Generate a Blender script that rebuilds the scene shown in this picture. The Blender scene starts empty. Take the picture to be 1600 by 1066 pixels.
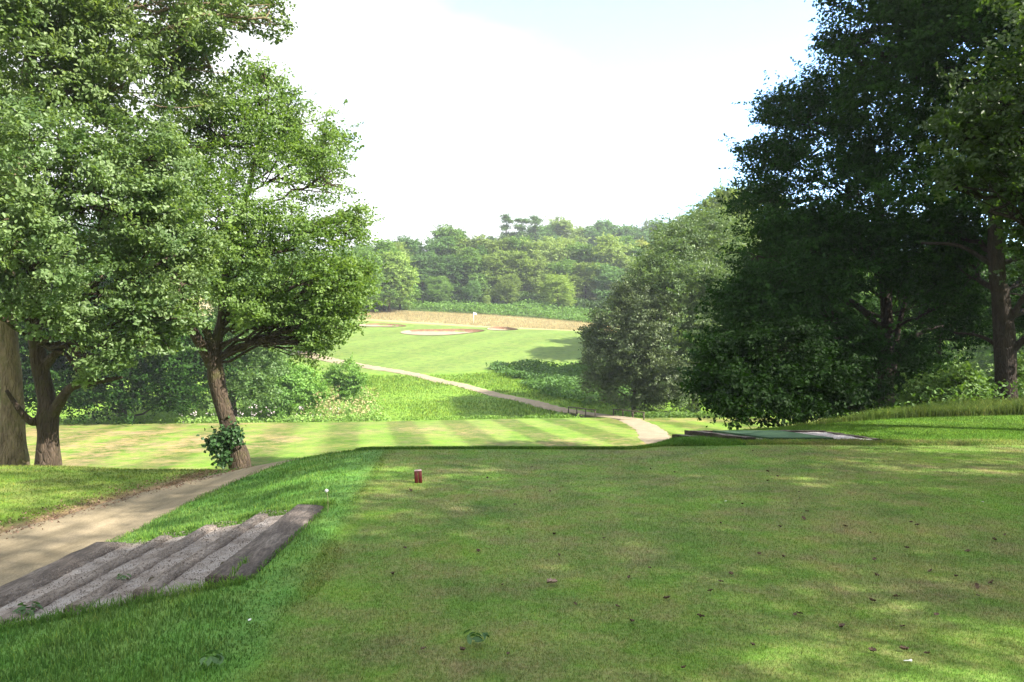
import bpy, math, random
import numpy as np
from math import radians as R

# ------------------------------------------------------------------ camera, sky, sun, exposure
sc = bpy.context.scene
F_PX, CX, HOR, EYE = 1200.0, 800.0, 550.0, 1.6       # measured in the 1600 px wide photograph
SUN_EL, SUN_AZ = 37.0, 113.0                          # azimuth clockwise from the view direction (+Y)

cam_d = bpy.data.cameras.new("camera")
cam = bpy.data.objects.new("camera", cam_d)
sc.collection.objects.link(cam)
cam.location = (0, 0, EYE)
cam.rotation_euler = (R(90), 0, 0)
cam_d.sensor_width = 36.0
cam_d.lens = 36.0 * F_PX / 1600.0
cam_d.shift_y = (HOR - 533.0) / 1600.0
cam_d.clip_end = 3000
sc.camera = cam

world = bpy.data.worlds.new("World")
sc.world = world
world.use_nodes = True
nt = world.node_tree
nt.nodes.clear()
w_out = nt.nodes.new("ShaderNodeOutputWorld")
w_bg = nt.nodes.new("ShaderNodeBackground")
w_sky = nt.nodes.new("ShaderNodeTexSky")
w_sky.sky_type = 'NISHITA'
w_sky.sun_disc = False
w_sky.sun_elevation = R(SUN_EL)
w_sky.sun_rotation = R(SUN_AZ)
w_sky.air_density = 1.0
w_sky.dust_density = 0.15
w_sky.ozone_density = 4.0
w_tc = nt.nodes.new("ShaderNodeTexCoord")
w_map = nt.nodes.new("ShaderNodeMapping")
w_map.inputs['Scale'].default_value = (1.0, 1.0, 2.6)
w_map.inputs['Location'].default_value = (0.35, 0.0, 0.2)
w_n = nt.nodes.new("ShaderNodeTexNoise")
w_n.inputs['Scale'].default_value = 1.5
w_n.inputs['Detail'].default_value = 5
w_n.inputs['Roughness'].default_value = 0.5
w_r = nt.nodes.new("ShaderNodeValToRGB")
w_r.color_ramp.elements[0].position = 0.74
w_r.color_ramp.elements[1].position = 0.88
w_r.color_ramp.elements[0].color = (0.0, 0.0, 0.0, 1)
w_r.color_ramp.elements[1].color = (1, 1, 1, 1)
w_mix = nt.nodes.new("ShaderNodeMix")
w_mix.data_type = 'RGBA'
w_mix.inputs[7].default_value = (1.9, 1.95, 2.0, 1)
nt.links.new(w_tc.outputs['Generated'], w_map.inputs['Vector'])
nt.links.new(w_map.outputs['Vector'], w_n.inputs['Vector'])
# one opening in the thin cloud, high and a little to the right
w_dist = nt.nodes.new("ShaderNodeVectorMath")
w_dist.operation = 'DISTANCE'
w_dist.inputs[1].default_value = (0.21, 0.92, 0.34)
nt.links.new(w_tc.outputs['Generated'], w_dist.inputs[0])
w_ma = nt.nodes.new("ShaderNodeMath")
w_ma.operation = 'MULTIPLY_ADD'
w_ma.inputs[1].default_value = 0.9
nt.links.new(w_dist.outputs['Value'], w_ma.inputs[0])
nt.links.new(w_n.outputs['Fac'], w_ma.inputs[2])
nt.links.new(w_ma.outputs[0], w_r.inputs['Fac'])
nt.links.new(w_r.outputs['Color'], w_mix.inputs['Factor'])
nt.links.new(w_sky.outputs['Color'], w_mix.inputs[6])
nt.links.new(w_mix.outputs[2], w_bg.inputs['Color'])
nt.links.new(w_bg.outputs['Background'], w_out.inputs['Surface'])
w_bg.inputs['Strength'].default_value = 0.135

sun_d = bpy.data.lights.new("sun", 'SUN')
sun_d.energy = 3.0
sun_d.angle = R(0.5)
sun_d.color = (1.0, 0.93, 0.82)
sun = bpy.data.objects.new("sun", sun_d)
sc.collection.objects.link(sun)
sun.rotation_euler = (R(90 - SUN_EL), 0, R(180 - SUN_AZ))
sun.location = (60, -20, 60)

sc.view_settings.view_transform = 'Standard'
sc.view_settings.look = 'None'
sc.view_settings.gamma = 1
sc.view_settings.use_curve_mapping = False
sc.view_settings.exposure = 2.55
sc.cycles.max_bounces = 6
sc.cycles.diffuse_bounces = 3
sc.cycles.glossy_bounces = 2
sc.cycles.transmission_bounces = 3
sc.cycles.transparent_max_bounces = 4
sc.cycles.volume_bounces = 0
sc.cycles.caustics_reflective = False
sc.cycles.caustics_refractive = False
sc.cycles.use_denoising = True

rng = np.random.default_rng(11)
random.seed(5)
V = np.array


# ------------------------------------------------------------------ helpers
def at(px, py, d):
    """pixel of the photograph at a distance d along the view -> a point of the place"""
    return V([(px - CX) / F_PX * d, d, EYE + (HOR - py) / F_PX * d])


def sm(a, b, x):
    t = np.clip((np.asarray(x, float) - a) / (b - a), 0, 1)
    return t * t * (3 - 2 * t)


def softplus(x, k):
    x = np.asarray(x, float) / k
    return k * (np.maximum(x, 0) + np.log1p(np.exp(-np.abs(x))))


def smax(a, b, k):
    return b + softplus(a - b, k)


def _hash(ix, iy, iz):
    h = (ix.astype(np.int64) * 374761393 + iy.astype(np.int64) * 668265263 + iz.astype(np.int64) * 2147483647) & 0xffffffff
    h = ((h ^ (h >> 13)) * 1274126177) & 0xffffffff
    return ((h ^ (h >> 16)) & 0xffff) / 65535.0


def noise3(p):
    p = np.asarray(p, float)
    i = np.floor(p)
    f = p - i
    f = f * f * (3 - 2 * f)
    i = i.astype(np.int64)
    r = 0
    for dx in (0, 1):
        for dy in (0, 1):
            for dz in (0, 1):
                w = (f[:, 0] if dx else 1 - f[:, 0]) * (f[:, 1] if dy else 1 - f[:, 1]) * (f[:, 2] if dz else 1 - f[:, 2])
                r = r + w * _hash(i[:, 0] + dx, i[:, 1] + dy, i[:, 2] + dz)
    return r


def noise2(x, y, s=1.0, seed=0.0):
    x = np.asarray(x, float).ravel()
    y = np.asarray(y, float).ravel()
    return noise3(np.stack([x * s + seed * 17.3, y * s - seed * 9.1, np.full_like(x, seed * 3.7 + 0.5)], 1))


def mesh_from(name, verts, faces, mats, attrs=None, smooth=False, mat_idx=None):
    """faces: list of integer arrays (n,k); attrs: {name: (kind, array)}"""
    me = bpy.data.meshes.new(name)
    verts = np.asarray(verts, np.float32)
    me.vertices.add(len(verts))
    me.vertices.foreach_set("co", verts.ravel())
    faces = [np.asarray(f, np.int32) for f in faces if len(f)]
    nl = sum(f.size for f in faces)
    npoly = sum(len(f) for f in faces)
    me.loops.add(nl)
    me.polygons.add(npoly)
    me.loops.foreach_set("vertex_index", np.concatenate([f.ravel() for f in faces]))
    tot = np.concatenate([np.full(len(f), f.shape[1], np.int32) for f in faces])
    start = np.concatenate([[0], np.cumsum(tot)[:-1]]).astype(np.int32)
    me.polygons.foreach_set("loop_start", start)
    if mat_idx is not None:
        me.polygons.foreach_set("material_index", np.asarray(mat_idx, np.int32))
    if smooth:
        me.polygons.foreach_set("use_smooth", np.ones(npoly, bool))
    for k, (kind, arr) in (attrs or {}).items():
        if kind == 'c':
            a = me.attributes.new(k, 'FLOAT_COLOR', 'POINT')
            c = np.ones((len(verts), 4), np.float32)
            c[:, :3] = arr
            a.data.foreach_set("color", c.ravel())
        else:
            a = me.attributes.new(k, 'FLOAT', 'POINT')
            a.data.foreach_set("value", np.asarray(arr, np.float32).ravel())
    for m in (mats if isinstance(mats, (list, tuple)) else [mats]):
        me.materials.append(m)
    me.update(calc_edges=True)
    me.validate()
    return me


def obj(name, me, parent=None, loc=None):
    o = bpy.data.objects.new(name, me)
    sc.collection.objects.link(o)
    if parent is not None:
        o.parent = parent
    if loc is not None:
        o.location = loc
    return o


def tag(o, label, cat, group=None, kind=None):
    o["label"] = label
    o["category"] = cat
    if group:
        o["group"] = group
    if kind:
        o["kind"] = kind
    return o


def thing(name, label, cat, loc=(0, 0, 0), group=None):
    o = bpy.data.objects.new(name, None)
    o.empty_display_size = 0.2
    sc.collection.objects.link(o)
    o.location = loc
    return tag(o, label, cat, group)


def struct(name, me):
    o = obj(name, me)
    o["kind"] = "structure"
    return o


class MB:
    def __init__(s):
        s.v, s.f, s.n = [], [], 0

    def add(s, v, fs):
        s.v.append(np.asarray(v, float))
        for f in fs:
            if len(f):
                s.f.append(np.asarray(f, int) + s.n)
        s.n += len(v)

    def tube(s, pts, rad, k=8, cap=True, rough=0.0):
        pts = np.asarray(pts, float)
        n = len(pts)
        rad = np.broadcast_to(np.asarray(rad, float), (n,))
        tan = np.gradient(pts, axis=0)
        tan /= np.linalg.norm(tan, axis=1)[:, None] + 1e-9
        ref = V([1.0, 0, 0]) if abs(tan[0][0]) < 0.8 else V([0, 1.0, 0])
        a = np.cross(tan, ref)
        a /= np.linalg.norm(a, axis=1)[:, None] + 1e-9
        b = np.cross(tan, a)
        th = np.arange(k) / k * 2 * np.pi
        ring = a[:, None, :] * np.cos(th)[None, :, None] + b[:, None, :] * np.sin(th)[None, :, None]
        rr = np.repeat(rad[:, None], k, 1)
        if rough:
            p0 = pts[:, None, :] + ring * rr[..., None]
            q = p0.reshape(-1, 3)
            nz = noise3(q * V([3.0, 3.0, 1.2]) + 31) * 0.6 + noise3(q * V([9.0, 9.0, 2.5]) + 7) * 0.4
            rr = rr * (1 + rough * (nz.reshape(n, k) - 0.5) * 2)
        v = (pts[:, None, :] + ring * rr[..., None]).reshape(-1, 3)
        i = np.arange(n - 1)[:, None] * k
        j = np.arange(k)[None, :]
        j2 = (j + 1) % k
        q = np.stack([i + j, i + j2, i + k + j2, i + k + j], -1).reshape(-1, 4)
        fs = [q]
        if cap:
            v = np.concatenate([v, pts[-1:], pts[:1]])
            c = n * k
            jj = np.arange(k)
            fs.append(np.stack([(n - 1) * k + jj, (n - 1) * k + (jj + 1) % k, np.full(k, c)], 1))
            fs.append(np.stack([(jj + 1) % k, jj, np.full(k, c + 1)], 1))
        s.add(v, fs)

    def box(s, lo, hi, M=None, bev=0.0):
        lo, hi = V(lo, float), V(hi, float)
        if bev <= 0:
            v = V([[x, y, z] for x in (lo[0], hi[0]) for y in (lo[1], hi[1]) for z in (lo[2], hi[2])])
            f = V([[0, 1, 3, 2], [4, 6, 7, 5], [0, 4, 5, 1], [2, 3, 7, 6], [0, 2, 6, 4], [1, 5, 7, 3]])
            fs = [f]
        else:
            b = min(bev, *(0.45 * (hi - lo)))
            v, idx = [], {}
            for sx in (0, 1):
                for sy in (0, 1):
                    for sz in (0, 1):
                        c = V([(lo, hi)[sx][0], (lo, hi)[sy][1], (lo, hi)[sz][2]])
                        d = V([1 - 2 * sx, 1 - 2 * sy, 1 - 2 * sz]) * b
                        for ax in range(3):
                            p = c + d
                            p[ax] = c[ax]
                            idx[(sx, sy, sz, ax)] = len(v)
                            v.append(p)
            v = V(v)
            f4, f3 = [], []
            sq = [(0, 0), (1, 0), (1, 1), (0, 1)]
            for ax in range(3):
                o1, o2 = [q for q in range(3) if q != ax]
                for sd in (0, 1):
                    r = []
                    for (p, q) in sq:
                        k = [0, 0, 0]
                        k[ax], k[o1], k[o2] = sd, p, q
                        r.append(idx[(*k, ax)])
                    f4.append(r)
                for (p, q) in sq:
                    k0, k1 = [0, 0, 0], [0, 0, 0]
                    k0[ax], k1[ax] = 0, 1
                    k0[o1] = k1[o1] = p
                    k0[o2] = k1[o2] = q
                    f4.append([idx[(*k0, o1)], idx[(*k1, o1)], idx[(*k1, o2)], idx[(*k0, o2)]])
            for sx in (0, 1):
                for sy in (0, 1):
                    for sz in (0, 1):
                        f3.append([idx[(sx, sy, sz, q)] for q in range(3)])
            fs = [V(f4), V(f3)]
        if M is not None:
            v = v @ V(M[0]).T + V(M[1])
        s.add(v, fs)

    def mesh(s, name, mats, smooth=False, attrs=None):
        v = np.concatenate(s.v)
        q = [f for f in s.f]
        by = {}
        for f in q:
            by.setdefault(f.shape[1], []).append(f)
        me = mesh_from(name, v, [np.concatenate(x) for x in by.values()], mats, attrs, smooth)
        if not smooth or True:
            import bmesh
            if len(v) < 60000:
                bm = bmesh.new()
                bm.from_mesh(me)
                bmesh.ops.recalc_face_normals(bm, faces=bm.faces)
                bm.to_mesh(me)
                bm.free()
        return me


# ------------------------------------------------------------------ materials
def new_mat(name):
    m = bpy.data.materials.new(name)
    m.use_nodes = True
    t = m.node_tree
    t.nodes.clear()
    return m, t, t.nodes, t.links


def node(ns, typ, **kw):
    n = ns.new(typ)
    for k, v in kw.items():
        if k in n.inputs:
            n.inputs[k].default_value = v
        else:
            setattr(n, k, v)
    return n


def ramp(ns, stops):
    n = ns.new("ShaderNodeValToRGB")
    e = n.color_ramp.elements
    while len(e) < len(stops):
        e.new(0.5)
    for el, (p, c) in zip(e, stops):
        el.position = p
        el.color = (*c, 1) if len(c) == 3 else c
    return n


def mixc(ns, ls, a, b, fac, mode='MIX'):
    n = ns.new("ShaderNodeMix")
    n.data_type = 'RGBA'
    n.blend_type = mode
    for sock, val in ((n.inputs['Factor'], fac), (n.inputs[6], a), (n.inputs[7], b)):
        if hasattr(val, 'is_linked'):
            ls.new(val, sock)
        else:
            sock.default_value = val if not isinstance(val, tuple) else (*val, 1)[:4]
    return n.outputs[2]


def math_n(ns, ls, op, a, b=None, clamp=False):
    n = ns.new("ShaderNodeMath")
    n.operation = op
    n.use_clamp = clamp
    for s, v in zip(n.inputs, (a, b)):
        if v is None:
            continue
        if hasattr(v, 'is_linked'):
            ls.new(v, s)
        else:
            s.default_value = v
    return n.outputs[0]


def vnoise(ns, ls, vec, scale, detail=3, rough=0.55, stretch=None):
    if stretch:
        mp = ns.new("ShaderNodeMapping")
        mp.inputs['Scale'].default_value = stretch
        ls.new(vec, mp.inputs['Vector'])
        vec = mp.outputs['Vector']
    n = ns.new("ShaderNodeTexNoise")
    n.inputs['Scale'].default_value = scale
    n.inputs['Detail'].default_value = detail
    n.inputs['Roughness'].default_value = rough
    ls.new(vec, n.inputs['Vector'])
    return n.outputs['Fac']


def grass_mat(name, blade=False):
    """colour from the zone attributes, mottled by noise over the ground"""
    m, t, ns, ls = new_mat(name)
    out = ns.new("ShaderNodeOutputMaterial")
    pos = ns.new("ShaderNodeNewGeometry").outputs['Position']
    col = node(ns, "ShaderNodeAttribute", attribute_name="col").outputs['Color']
    dcol = node(ns, "ShaderNodeAttribute", attribute_name="drycol").outputs['Color']
    dry = node(ns, "ShaderNodeAttribute", attribute_name="dry").outputs['Fac']
    n_big = vnoise(ns, ls, pos, 0.45, 4, 0.6)
    n_mid = vnoise(ns, ls, pos, 2.4, 6, 0.72, (1, 1, 0.2))
    n_fine = vnoise(ns, ls, pos, 28.0, 3, 0.7)
    a = math_n(ns, ls, 'MULTIPLY', n_big, 0.34)
    b = math_n(ns, ls, 'MULTIPLY', n_mid, 0.51)
    s = math_n(ns, ls, 'ADD', a, b)
    c = math_n(ns, ls, 'ADD', s, math_n(ns, ls, 'MULTIPLY', n_fine, 0.15))
    rr = ramp(ns, [(0.43, (0, 0, 0)), (0.62, (1, 1, 1))])
    ls.new(c, rr.inputs['Fac'])
    fac = math_n(ns, ls, 'MULTIPLY', rr.outputs['Color'], dry, True)
    base = mixc(ns, ls, col, dcol, fac)
    # lush darker clumps
    n2 = vnoise(ns, ls, pos, 1.1, 5, 0.6, (1, 1.0, 1))
    r2 = ramp(ns, [(0.30, (0.66, 0.72, 0.72)), (0.5, (1, 1, 1)), (0.72, (1.22, 1.16, 0.95))])
    ls.new(n2, r2.inputs['Fac'])
    base = mixc(ns, ls, base, r2.outputs['Color'], 1.0, 'MULTIPLY')
    r3 = ramp(ns, [(0.25, (0.6, 0.62, 0.6)), (0.75, (1.4, 1.36, 1.3))])
    ls.new(n_fine, r3.inputs['Fac'])
    base = mixc(ns, ls, base, r3.outputs['Color'], 0.35 if blade else 0.8, 'MULTIPLY')
    if blade:
        var = node(ns, "ShaderNodeAttribute", attribute_name="var").outputs['Fac']
        r4 = ramp(ns, [(0.0, (0.62, 0.68, 0.6)), (0.5, (1, 1, 1)), (0.86, (1.25, 1.2, 1.0)), (1.0, (2.2, 1.6, 1.4))])
        ls.new(var, r4.inputs['Fac'])
        base = mixc(ns, ls, base, r4.outputs['Color'], 1.0, 'MULTIPLY')
    p = node(ns, "ShaderNodeBsdfPrincipled", Roughness=0.8)
    p.inputs['Specular IOR Level'].default_value = 0.10
    ls.new(base, p.inputs['Base Color'])
    if blade:
        gn = ns.new("ShaderNodeNewGeometry").outputs['Normal']
        vm = ns.new("ShaderNodeVectorMath")
        vm.operation = 'MULTIPLY_ADD'
        ls.new(gn, vm.inputs[0])
        vm.inputs[1].default_value = (0.45, 0.45, 0.45)
        vm.inputs[2].default_value = (0, 0, 0.8)
        vn = ns.new("ShaderNodeVectorMath")
        vn.operation = 'NORMALIZE'
        ls.new(vm.outputs[0], vn.inputs[0])
        ls.new(vn.outputs[0], p.inputs['Normal'])
        tr = ns.new("ShaderNodeBsdfTranslucent")
        ls.new(base, tr.inputs['Color'])
        mx = ns.new("ShaderNodeMixShader")
        mx.inputs[0].default_value = 0.4
        ls.new(p.outputs[0], mx.inputs[1])
        ls.new(tr.outputs[0], mx.inputs[2])
        ls.new(mx.outputs[0], out.inputs['Surface'])
    else:
        bp = node(ns, "ShaderNodeBump", Strength=0.55, Distance=0.03)
        hh = math_n(ns, ls, 'ADD', math_n(ns, ls, 'MULTIPLY', n_fine, 0.7), n_mid)
        ls.new(hh, bp.inputs['Height'])
        ls.new(bp.outputs[0], p.inputs['Normal'])
        ls.new(p.outputs[0], out.inputs['Surface'])
    return m


def leaf_mat(name, dark, light, transl=0.32, rough=0.42, spec=0.5, tcol=None):
    m, t, ns, ls = new_mat(name)
    out = ns.new("ShaderNodeOutputMaterial")
    var = node(ns, "ShaderNodeAttribute", attribute_name="var").outputs['Fac']
    oc = ns.new("ShaderNodeObjectInfo").outputs['Color']
    pos = ns.new("ShaderNodeNewGeometry").outputs['Position']
    n = vnoise(ns, ls, pos, 0.5, 3, 0.6)
    f = math_n(ns, ls, 'ADD', math_n(ns, ls, 'MULTIPLY', var, 0.65), math_n(ns, ls, 'MULTIPLY', n, 0.5))
    rp = ramp(ns, [(0.15, dark), (0.62, tuple(0.5 * (a + b) for a, b in zip(dark, light))), (0.95, light)])
    ls.new(f, rp.inputs['Fac'])
    base = mixc(ns, ls, rp.outputs['Color'], oc, 1.0, 'MULTIPLY')
    p = node(ns, "ShaderNodeBsdfPrincipled", Roughness=rough)
    p.inputs['Specular IOR Level'].default_value = spec
    ls.new(base, p.inputs['Base Color'])
    tr = ns.new("ShaderNodeBsdfTranslucent")
    tc = mixc(ns, ls, base, tcol or (1.5, 1.5, 0.6), 1.0, 'MULTIPLY')
    ls.new(tc, tr.inputs['Color'])
    mx = ns.new("ShaderNodeMixShader")
    mx.inputs[0].default_value = transl
    ls.new(p.outputs[0], mx.inputs[1])
    ls.new(tr.outputs[0], mx.inputs[2])
    ls.new(mx.outputs[0], out.inputs['Surface'])
    return m


def bark_mat(name, dark, light, moss=(0.07, 0.075, 0.02), moss_amt=0.5):
    m, t, ns, ls = new_mat(name)
    out = ns.new("ShaderNodeOutputMaterial")
    pos = ns.new("ShaderNodeTexCoord").outputs['Object']
    n1 = vnoise(ns, ls, pos, 9.0, 6, 0.7, (1, 1, 0.22))
    n2 = vnoise(ns, ls, pos, 1.6, 5, 0.65)
    vor = ns.new("ShaderNodeTexVoronoi")
    vor.feature = 'DISTANCE_TO_EDGE'
    mp = ns.new("ShaderNodeMapping")
    mp.inputs['Scale'].default_value = (1, 1, 0.3)
    ls.new(pos, mp.inputs['Vector'])
    ls.new(mp.outputs[0], vor.inputs['Vector'])
    vor.inputs['Scale'].default_value = 14
    rp = ramp(ns, [(0.3, dark), (0.7, light)])
    ls.new(n1, rp.inputs['Fac'])
    rm = ramp(ns, [(0.52, (0, 0, 0)), (0.66, (moss_amt,) * 3)])
    ls.new(n2, rm.inputs['Fac'])
    base = mixc(ns, ls, rp.outputs['Color'], moss, rm.outputs['Color'])
    p = node(ns, "ShaderNodeBsdfPrincipled", Roughness=0.9)
    p.inputs['Specular IOR Level'].default_value = 0.2
    ls.new(base, p.inputs['Base Color'])
    bp = node(ns, "ShaderNodeBump", Strength=0.9, Distance=0.04)
    hh = math_n(ns, ls, 'ADD', n1, math_n(ns, ls, 'MINIMUM', math_n(ns, ls, 'MULTIPLY', vor.outputs['Distance'], 3.0), 0.6))
    ls.new(hh, bp.inputs['Height'])
    ls.new(bp.outputs[0], p.inputs['Normal'])
    ls.new(p.outputs[0], out.inputs['Surface'])
    return m


def rough_mat(name, stops, scale=4.0, fine=60.0, stretch=None, rough=0.9, bump=0.5, dist=0.02, speck=0.5, world=False):
    m, t, ns, ls = new_mat(name)
    out = ns.new("ShaderNodeOutputMaterial")
    pos = ns.new("ShaderNodeNewGeometry").outputs['Position'] if world else ns.new("ShaderNodeTexCoord").outputs['Object']
    n1 = vnoise(ns, ls, pos, scale, 6, 0.65, stretch)
    n2 = vnoise(ns, ls, pos, fine, 3, 0.7, stretch)
    rp = ramp(ns, stops)
    ls.new(n1, rp.inputs['Fac'])
    r2 = ramp(ns, [(0.3, (0.5, 0.5, 0.5)), (0.7, (1.5, 1.5, 1.5))])
    ls.new(n2, r2.inputs['Fac'])
    base = mixc(ns, ls, rp.outputs['Color'], r2.outputs['Color'], speck, 'MULTIPLY')
    p = node(ns, "ShaderNodeBsdfPrincipled", Roughness=rough)
    p.inputs['Specular IOR Level'].default_value = 0.25
    ls.new(base, p.inputs['Base Color'])
    bp = node(ns, "ShaderNodeBump", Strength=bump, Distance=dist)
    ls.new(math_n(ns, ls, 'ADD', n1, n2), bp.inputs['Height'])
    ls.new(bp.outputs[0], p.inputs['Normal'])
    ls.new(p.outputs[0], out.inputs['Surface'])
    return m


M_GROUND = grass_mat("turf")
M_BLADE = grass_mat("grass_blades", True)
M_OAK = leaf_mat("oak_leaves", (0.046, 0.102, 0.024), (0.235, 0.31, 0.120), 0.40, 0.45, 0.38)  # pale greyish end imitates highlights on sunlit leaves
M_YEL = leaf_mat("yellow_green_leaves", (0.062, 0.130, 0.018), (0.24, 0.33, 0.075), 0.42, 0.48, 0.35)
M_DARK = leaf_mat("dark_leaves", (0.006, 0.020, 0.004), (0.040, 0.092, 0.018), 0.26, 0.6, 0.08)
M_FAR = leaf_mat("wood_leaves", (0.080, 0.125, 0.038), (0.26, 0.33, 0.105), 0.32, 0.6, 0.25)
M_THORN = leaf_mat("thorn_leaves", (0.018, 0.042, 0.014), (0.17, 0.20, 0.09), 0.2, 0.5, 0.4)
M_FERN = leaf_mat("fern_fronds", (0.07, 0.145, 0.03), (0.16, 0.26, 0.065), 0.32, 0.6, 0.3)
M_IVY = leaf_mat("ivy_leaves", (0.015, 0.045, 0.014), (0.05, 0.11, 0.035), 0.2, 0.45, 0.25)
M_BARK = bark_mat("oak_bark", (0.075, 0.055, 0.036), (0.31, 0.235, 0.155), (0.10, 0.105, 0.03), 0.7)
M_BARKD = bark_mat("dark_bark", (0.026, 0.019, 0.014), (0.095, 0.070, 0.050))
M_BARKS = bark_mat("shaded_bark", (0.013, 0.010, 0.008), (0.042, 0.031, 0.023), (0.02, 0.022, 0.008), 0.3)  # darker bark copy, the shade under the canopy put into its colour
M_PATH = rough_mat("path_tarmac", [(0.28, (0.135, 0.110, 0.068)), (0.5, (0.215, 0.176, 0.112)), (0.72, (0.275, 0.222, 0.145))], 1.6, 70, (2.2, 0.35, 1), 0.9, 0.4, 0.008, 0.6, True)
M_PATHF = rough_mat("path_gravel", [(0.3, (0.21, 0.17, 0.115)), (0.7, (0.30, 0.25, 0.175))], 1.5, 20, None, 0.95, 0.3, 0.02, 0.4, True)
M_SAND = rough_mat("bunker_sand", [(0.3, (0.24, 0.175, 0.13)), (0.7, (0.31, 0.235, 0.18))], 1.2, 12, None, 0.95, 0.4, 0.05, 0.3, True)
M_LIP = rough_mat("bunker_lip_soil_shade", [(0.3, (0.13, 0.07, 0.04)), (0.7, (0.22, 0.125, 0.075))], 2.0, 9, None, 0.95, 0.5, 0.05, 0.5, True)  # cut face of the lip, its shadow put into the brown
M_SLEEPER = rough_mat("sleeper_timber", [(0.25, (0.040, 0.033, 0.029)), (0.5, (0.105, 0.086, 0.074)), (0.72, (0.22, 0.19, 0.165))], 7, 60, (1, 0.22, 1), 0.85, 1.0, 0.015, 0.9)
M_SLEEPERW = rough_mat("worn_sleeper_timber", [(0.28, (0.085, 0.069, 0.058)), (0.5, (0.19, 0.16, 0.138)), (0.72, (0.31, 0.275, 0.245))], 6, 60, (1, 0.3, 1), 0.9, 1.0, 0.015, 0.9)
M_GRAVEL = rough_mat("step_gravel", [(0.3, (0.15, 0.118, 0.096)), (0.48, (0.28, 0.245, 0.220)), (0.7, (0.40, 0.37, 0.35))], 3.2, 120, None, 0.95, 1.0, 0.012, 1.0)
M_GRAVELP = rough_mat("pale_gravel", [(0.3, (0.30, 0.27, 0.27)), (0.7, (0.52, 0.49, 0.49))], 6, 70, None, 0.95, 1.0, 0.02, 1.0)
M_MAT = rough_mat("artificial_turf", [(0.3, (0.038, 0.085, 0.042)), (0.7, (0.060, 0.120, 0.060))], 5, 160, None, 0.9, 0.5, 0.004, 0.4)
M_STAKE = rough_mat("wet_stake", [(0.3, (0.030, 0.028, 0.018)), (0.7, (0.10, 0.085, 0.055))], 14, 60, (1, 1, 0.3), 0.85, 0.6, 0.01, 0.6)
M_RAIL = rough_mat("rail_timber", [(0.3, (0.045, 0.035, 0.026)), (0.7, (0.12, 0.095, 0.07))], 4, 30, None, 0.85, 0.5, 0.01, 0.5)
M_RED = rough_mat("red_painted_wood", [(0.3, (0.065, 0.009, 0.009)), (0.7, (0.105, 0.015, 0.013))], 20, 90, (1, 1, 0.1), 0.5, 0.5, 0.003, 0.4)
M_REDTOP = rough_mat("pale_marker_top", [(0.3, (0.34, 0.20, 0.21)), (0.7, (0.52, 0.36, 0.38))], 20, 90, None, 0.6, 0.2, 0.002, 0.3)  # paler and pinker than the red body
M_WHITE = rough_mat("white_paint", [(0.3, (0.74, 0.74, 0.74)), (0.7, (0.82, 0.82, 0.82))], 5, 40, None, 0.5, 0.05, 0.001, 0.05)
M_STEM = rough_mat("dandelion_stem_green", [(0.3, (0.26, 0.28, 0.12)), (0.7, (0.34, 0.34, 0.17))], 20, 60, None, 0.6, 0.1, 0.001, 0.1)
M_SEED = rough_mat("dandelion_seed", [(0.3, (0.62, 0.62, 0.64)), (0.7, (0.75, 0.75, 0.76))], 20, 60, None, 0.9, 0.1, 0.001, 0.1)
M_DEAD = rough_mat("dead_leaf", [(0.3, (0.070, 0.046, 0.030)), (0.7, (0.15, 0.105, 0.072))], 40, 120, None, 0.8, 0.3, 0.002, 0.4)
M_DEADP = rough_mat("pale_dead_leaf", [(0.3, (0.26, 0.18, 0.14)), (0.7, (0.40, 0.30, 0.25))], 40, 120, None, 0.8, 0.3, 0.002, 0.3)
M_WEED = leaf_mat("weed_leaves", (0.05, 0.12, 0.04), (0.10, 0.20, 0.07), 0.25, 0.5, 0.4)
M_FLOWER = rough_mat("pale_flowers", [(0.3, (0.42, 0.32, 0.38)), (0.7, (0.60, 0.55, 0.56))], 3, 30, None, 0.8, 0.1, 0.01, 0.2)
M_LITTER = leaf_mat("leaf_litter", (0.10, 0.060, 0.042), (0.30, 0.20, 0.15), 0.1, 0.8, 0.2)
M_STRAW = leaf_mat("straw_stalks", (0.24, 0.22, 0.10), (0.46, 0.40, 0.22), 0.25, 0.7, 0.2)


# ------------------------------------------------------------------ the lie of the land
_fy = np.array([40, 55, 62, 66, 76, 84, 92, 102, 114, 132, 150, 172, 185, 220, 300, 360, 460, 700], float)
_fz = np.array([-7.5, -6.4, -4.95, -4.2, -2.8, -1.8, -0.7, 0.75, 2.5, 4.9, 7.2, 10.6, 13.2, 18, 31, 38, 42, 44], float)
_ty = np.linspace(40, 700, 6601)
_tz = np.interp(_ty, _fy, _fz)
_k = np.ones(61) / 61
_tz = np.convolve(np.pad(_tz, 30, 'edge'), _k, 'valid')

BUNKERS = []      # cx, cy, rx, ry, depth


def x_tee(y):
    return -1.35 - 0.085 * (np.clip(y, -10, 16) - 3.7)


_ex = np.array([-40, -6, -4, -2.4, 2.3, 3.2, 4.3, 6, 10, 16, 30, 60])
_ey = np.array([14.0, 14.1, 13.9, 13.2, 13.3, 15.0, 15.8, 16.8, 19.5, 27, 30, 32])
_exf = np.linspace(-40, 60, 2001)
_eyf = np.convolve(np.pad(np.interp(_exf, _ex, _ey), 8, 'edge'), np.ones(17) / 17, 'valid')


def y_edge(x):
    return np.interp(x, _exf, _eyf)


def y_gully(x):
    return 52.4 + 5.4 * sm(-15, 9, x)


STEP_X = [-2.07, -2.62, -3.13, -3.64, -4.18]
STEP_Z = [0.005, -0.09, -0.205, -0.315, -0.385]
ST_Y0, ST_Y1 = 5.45, 8.05


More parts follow.
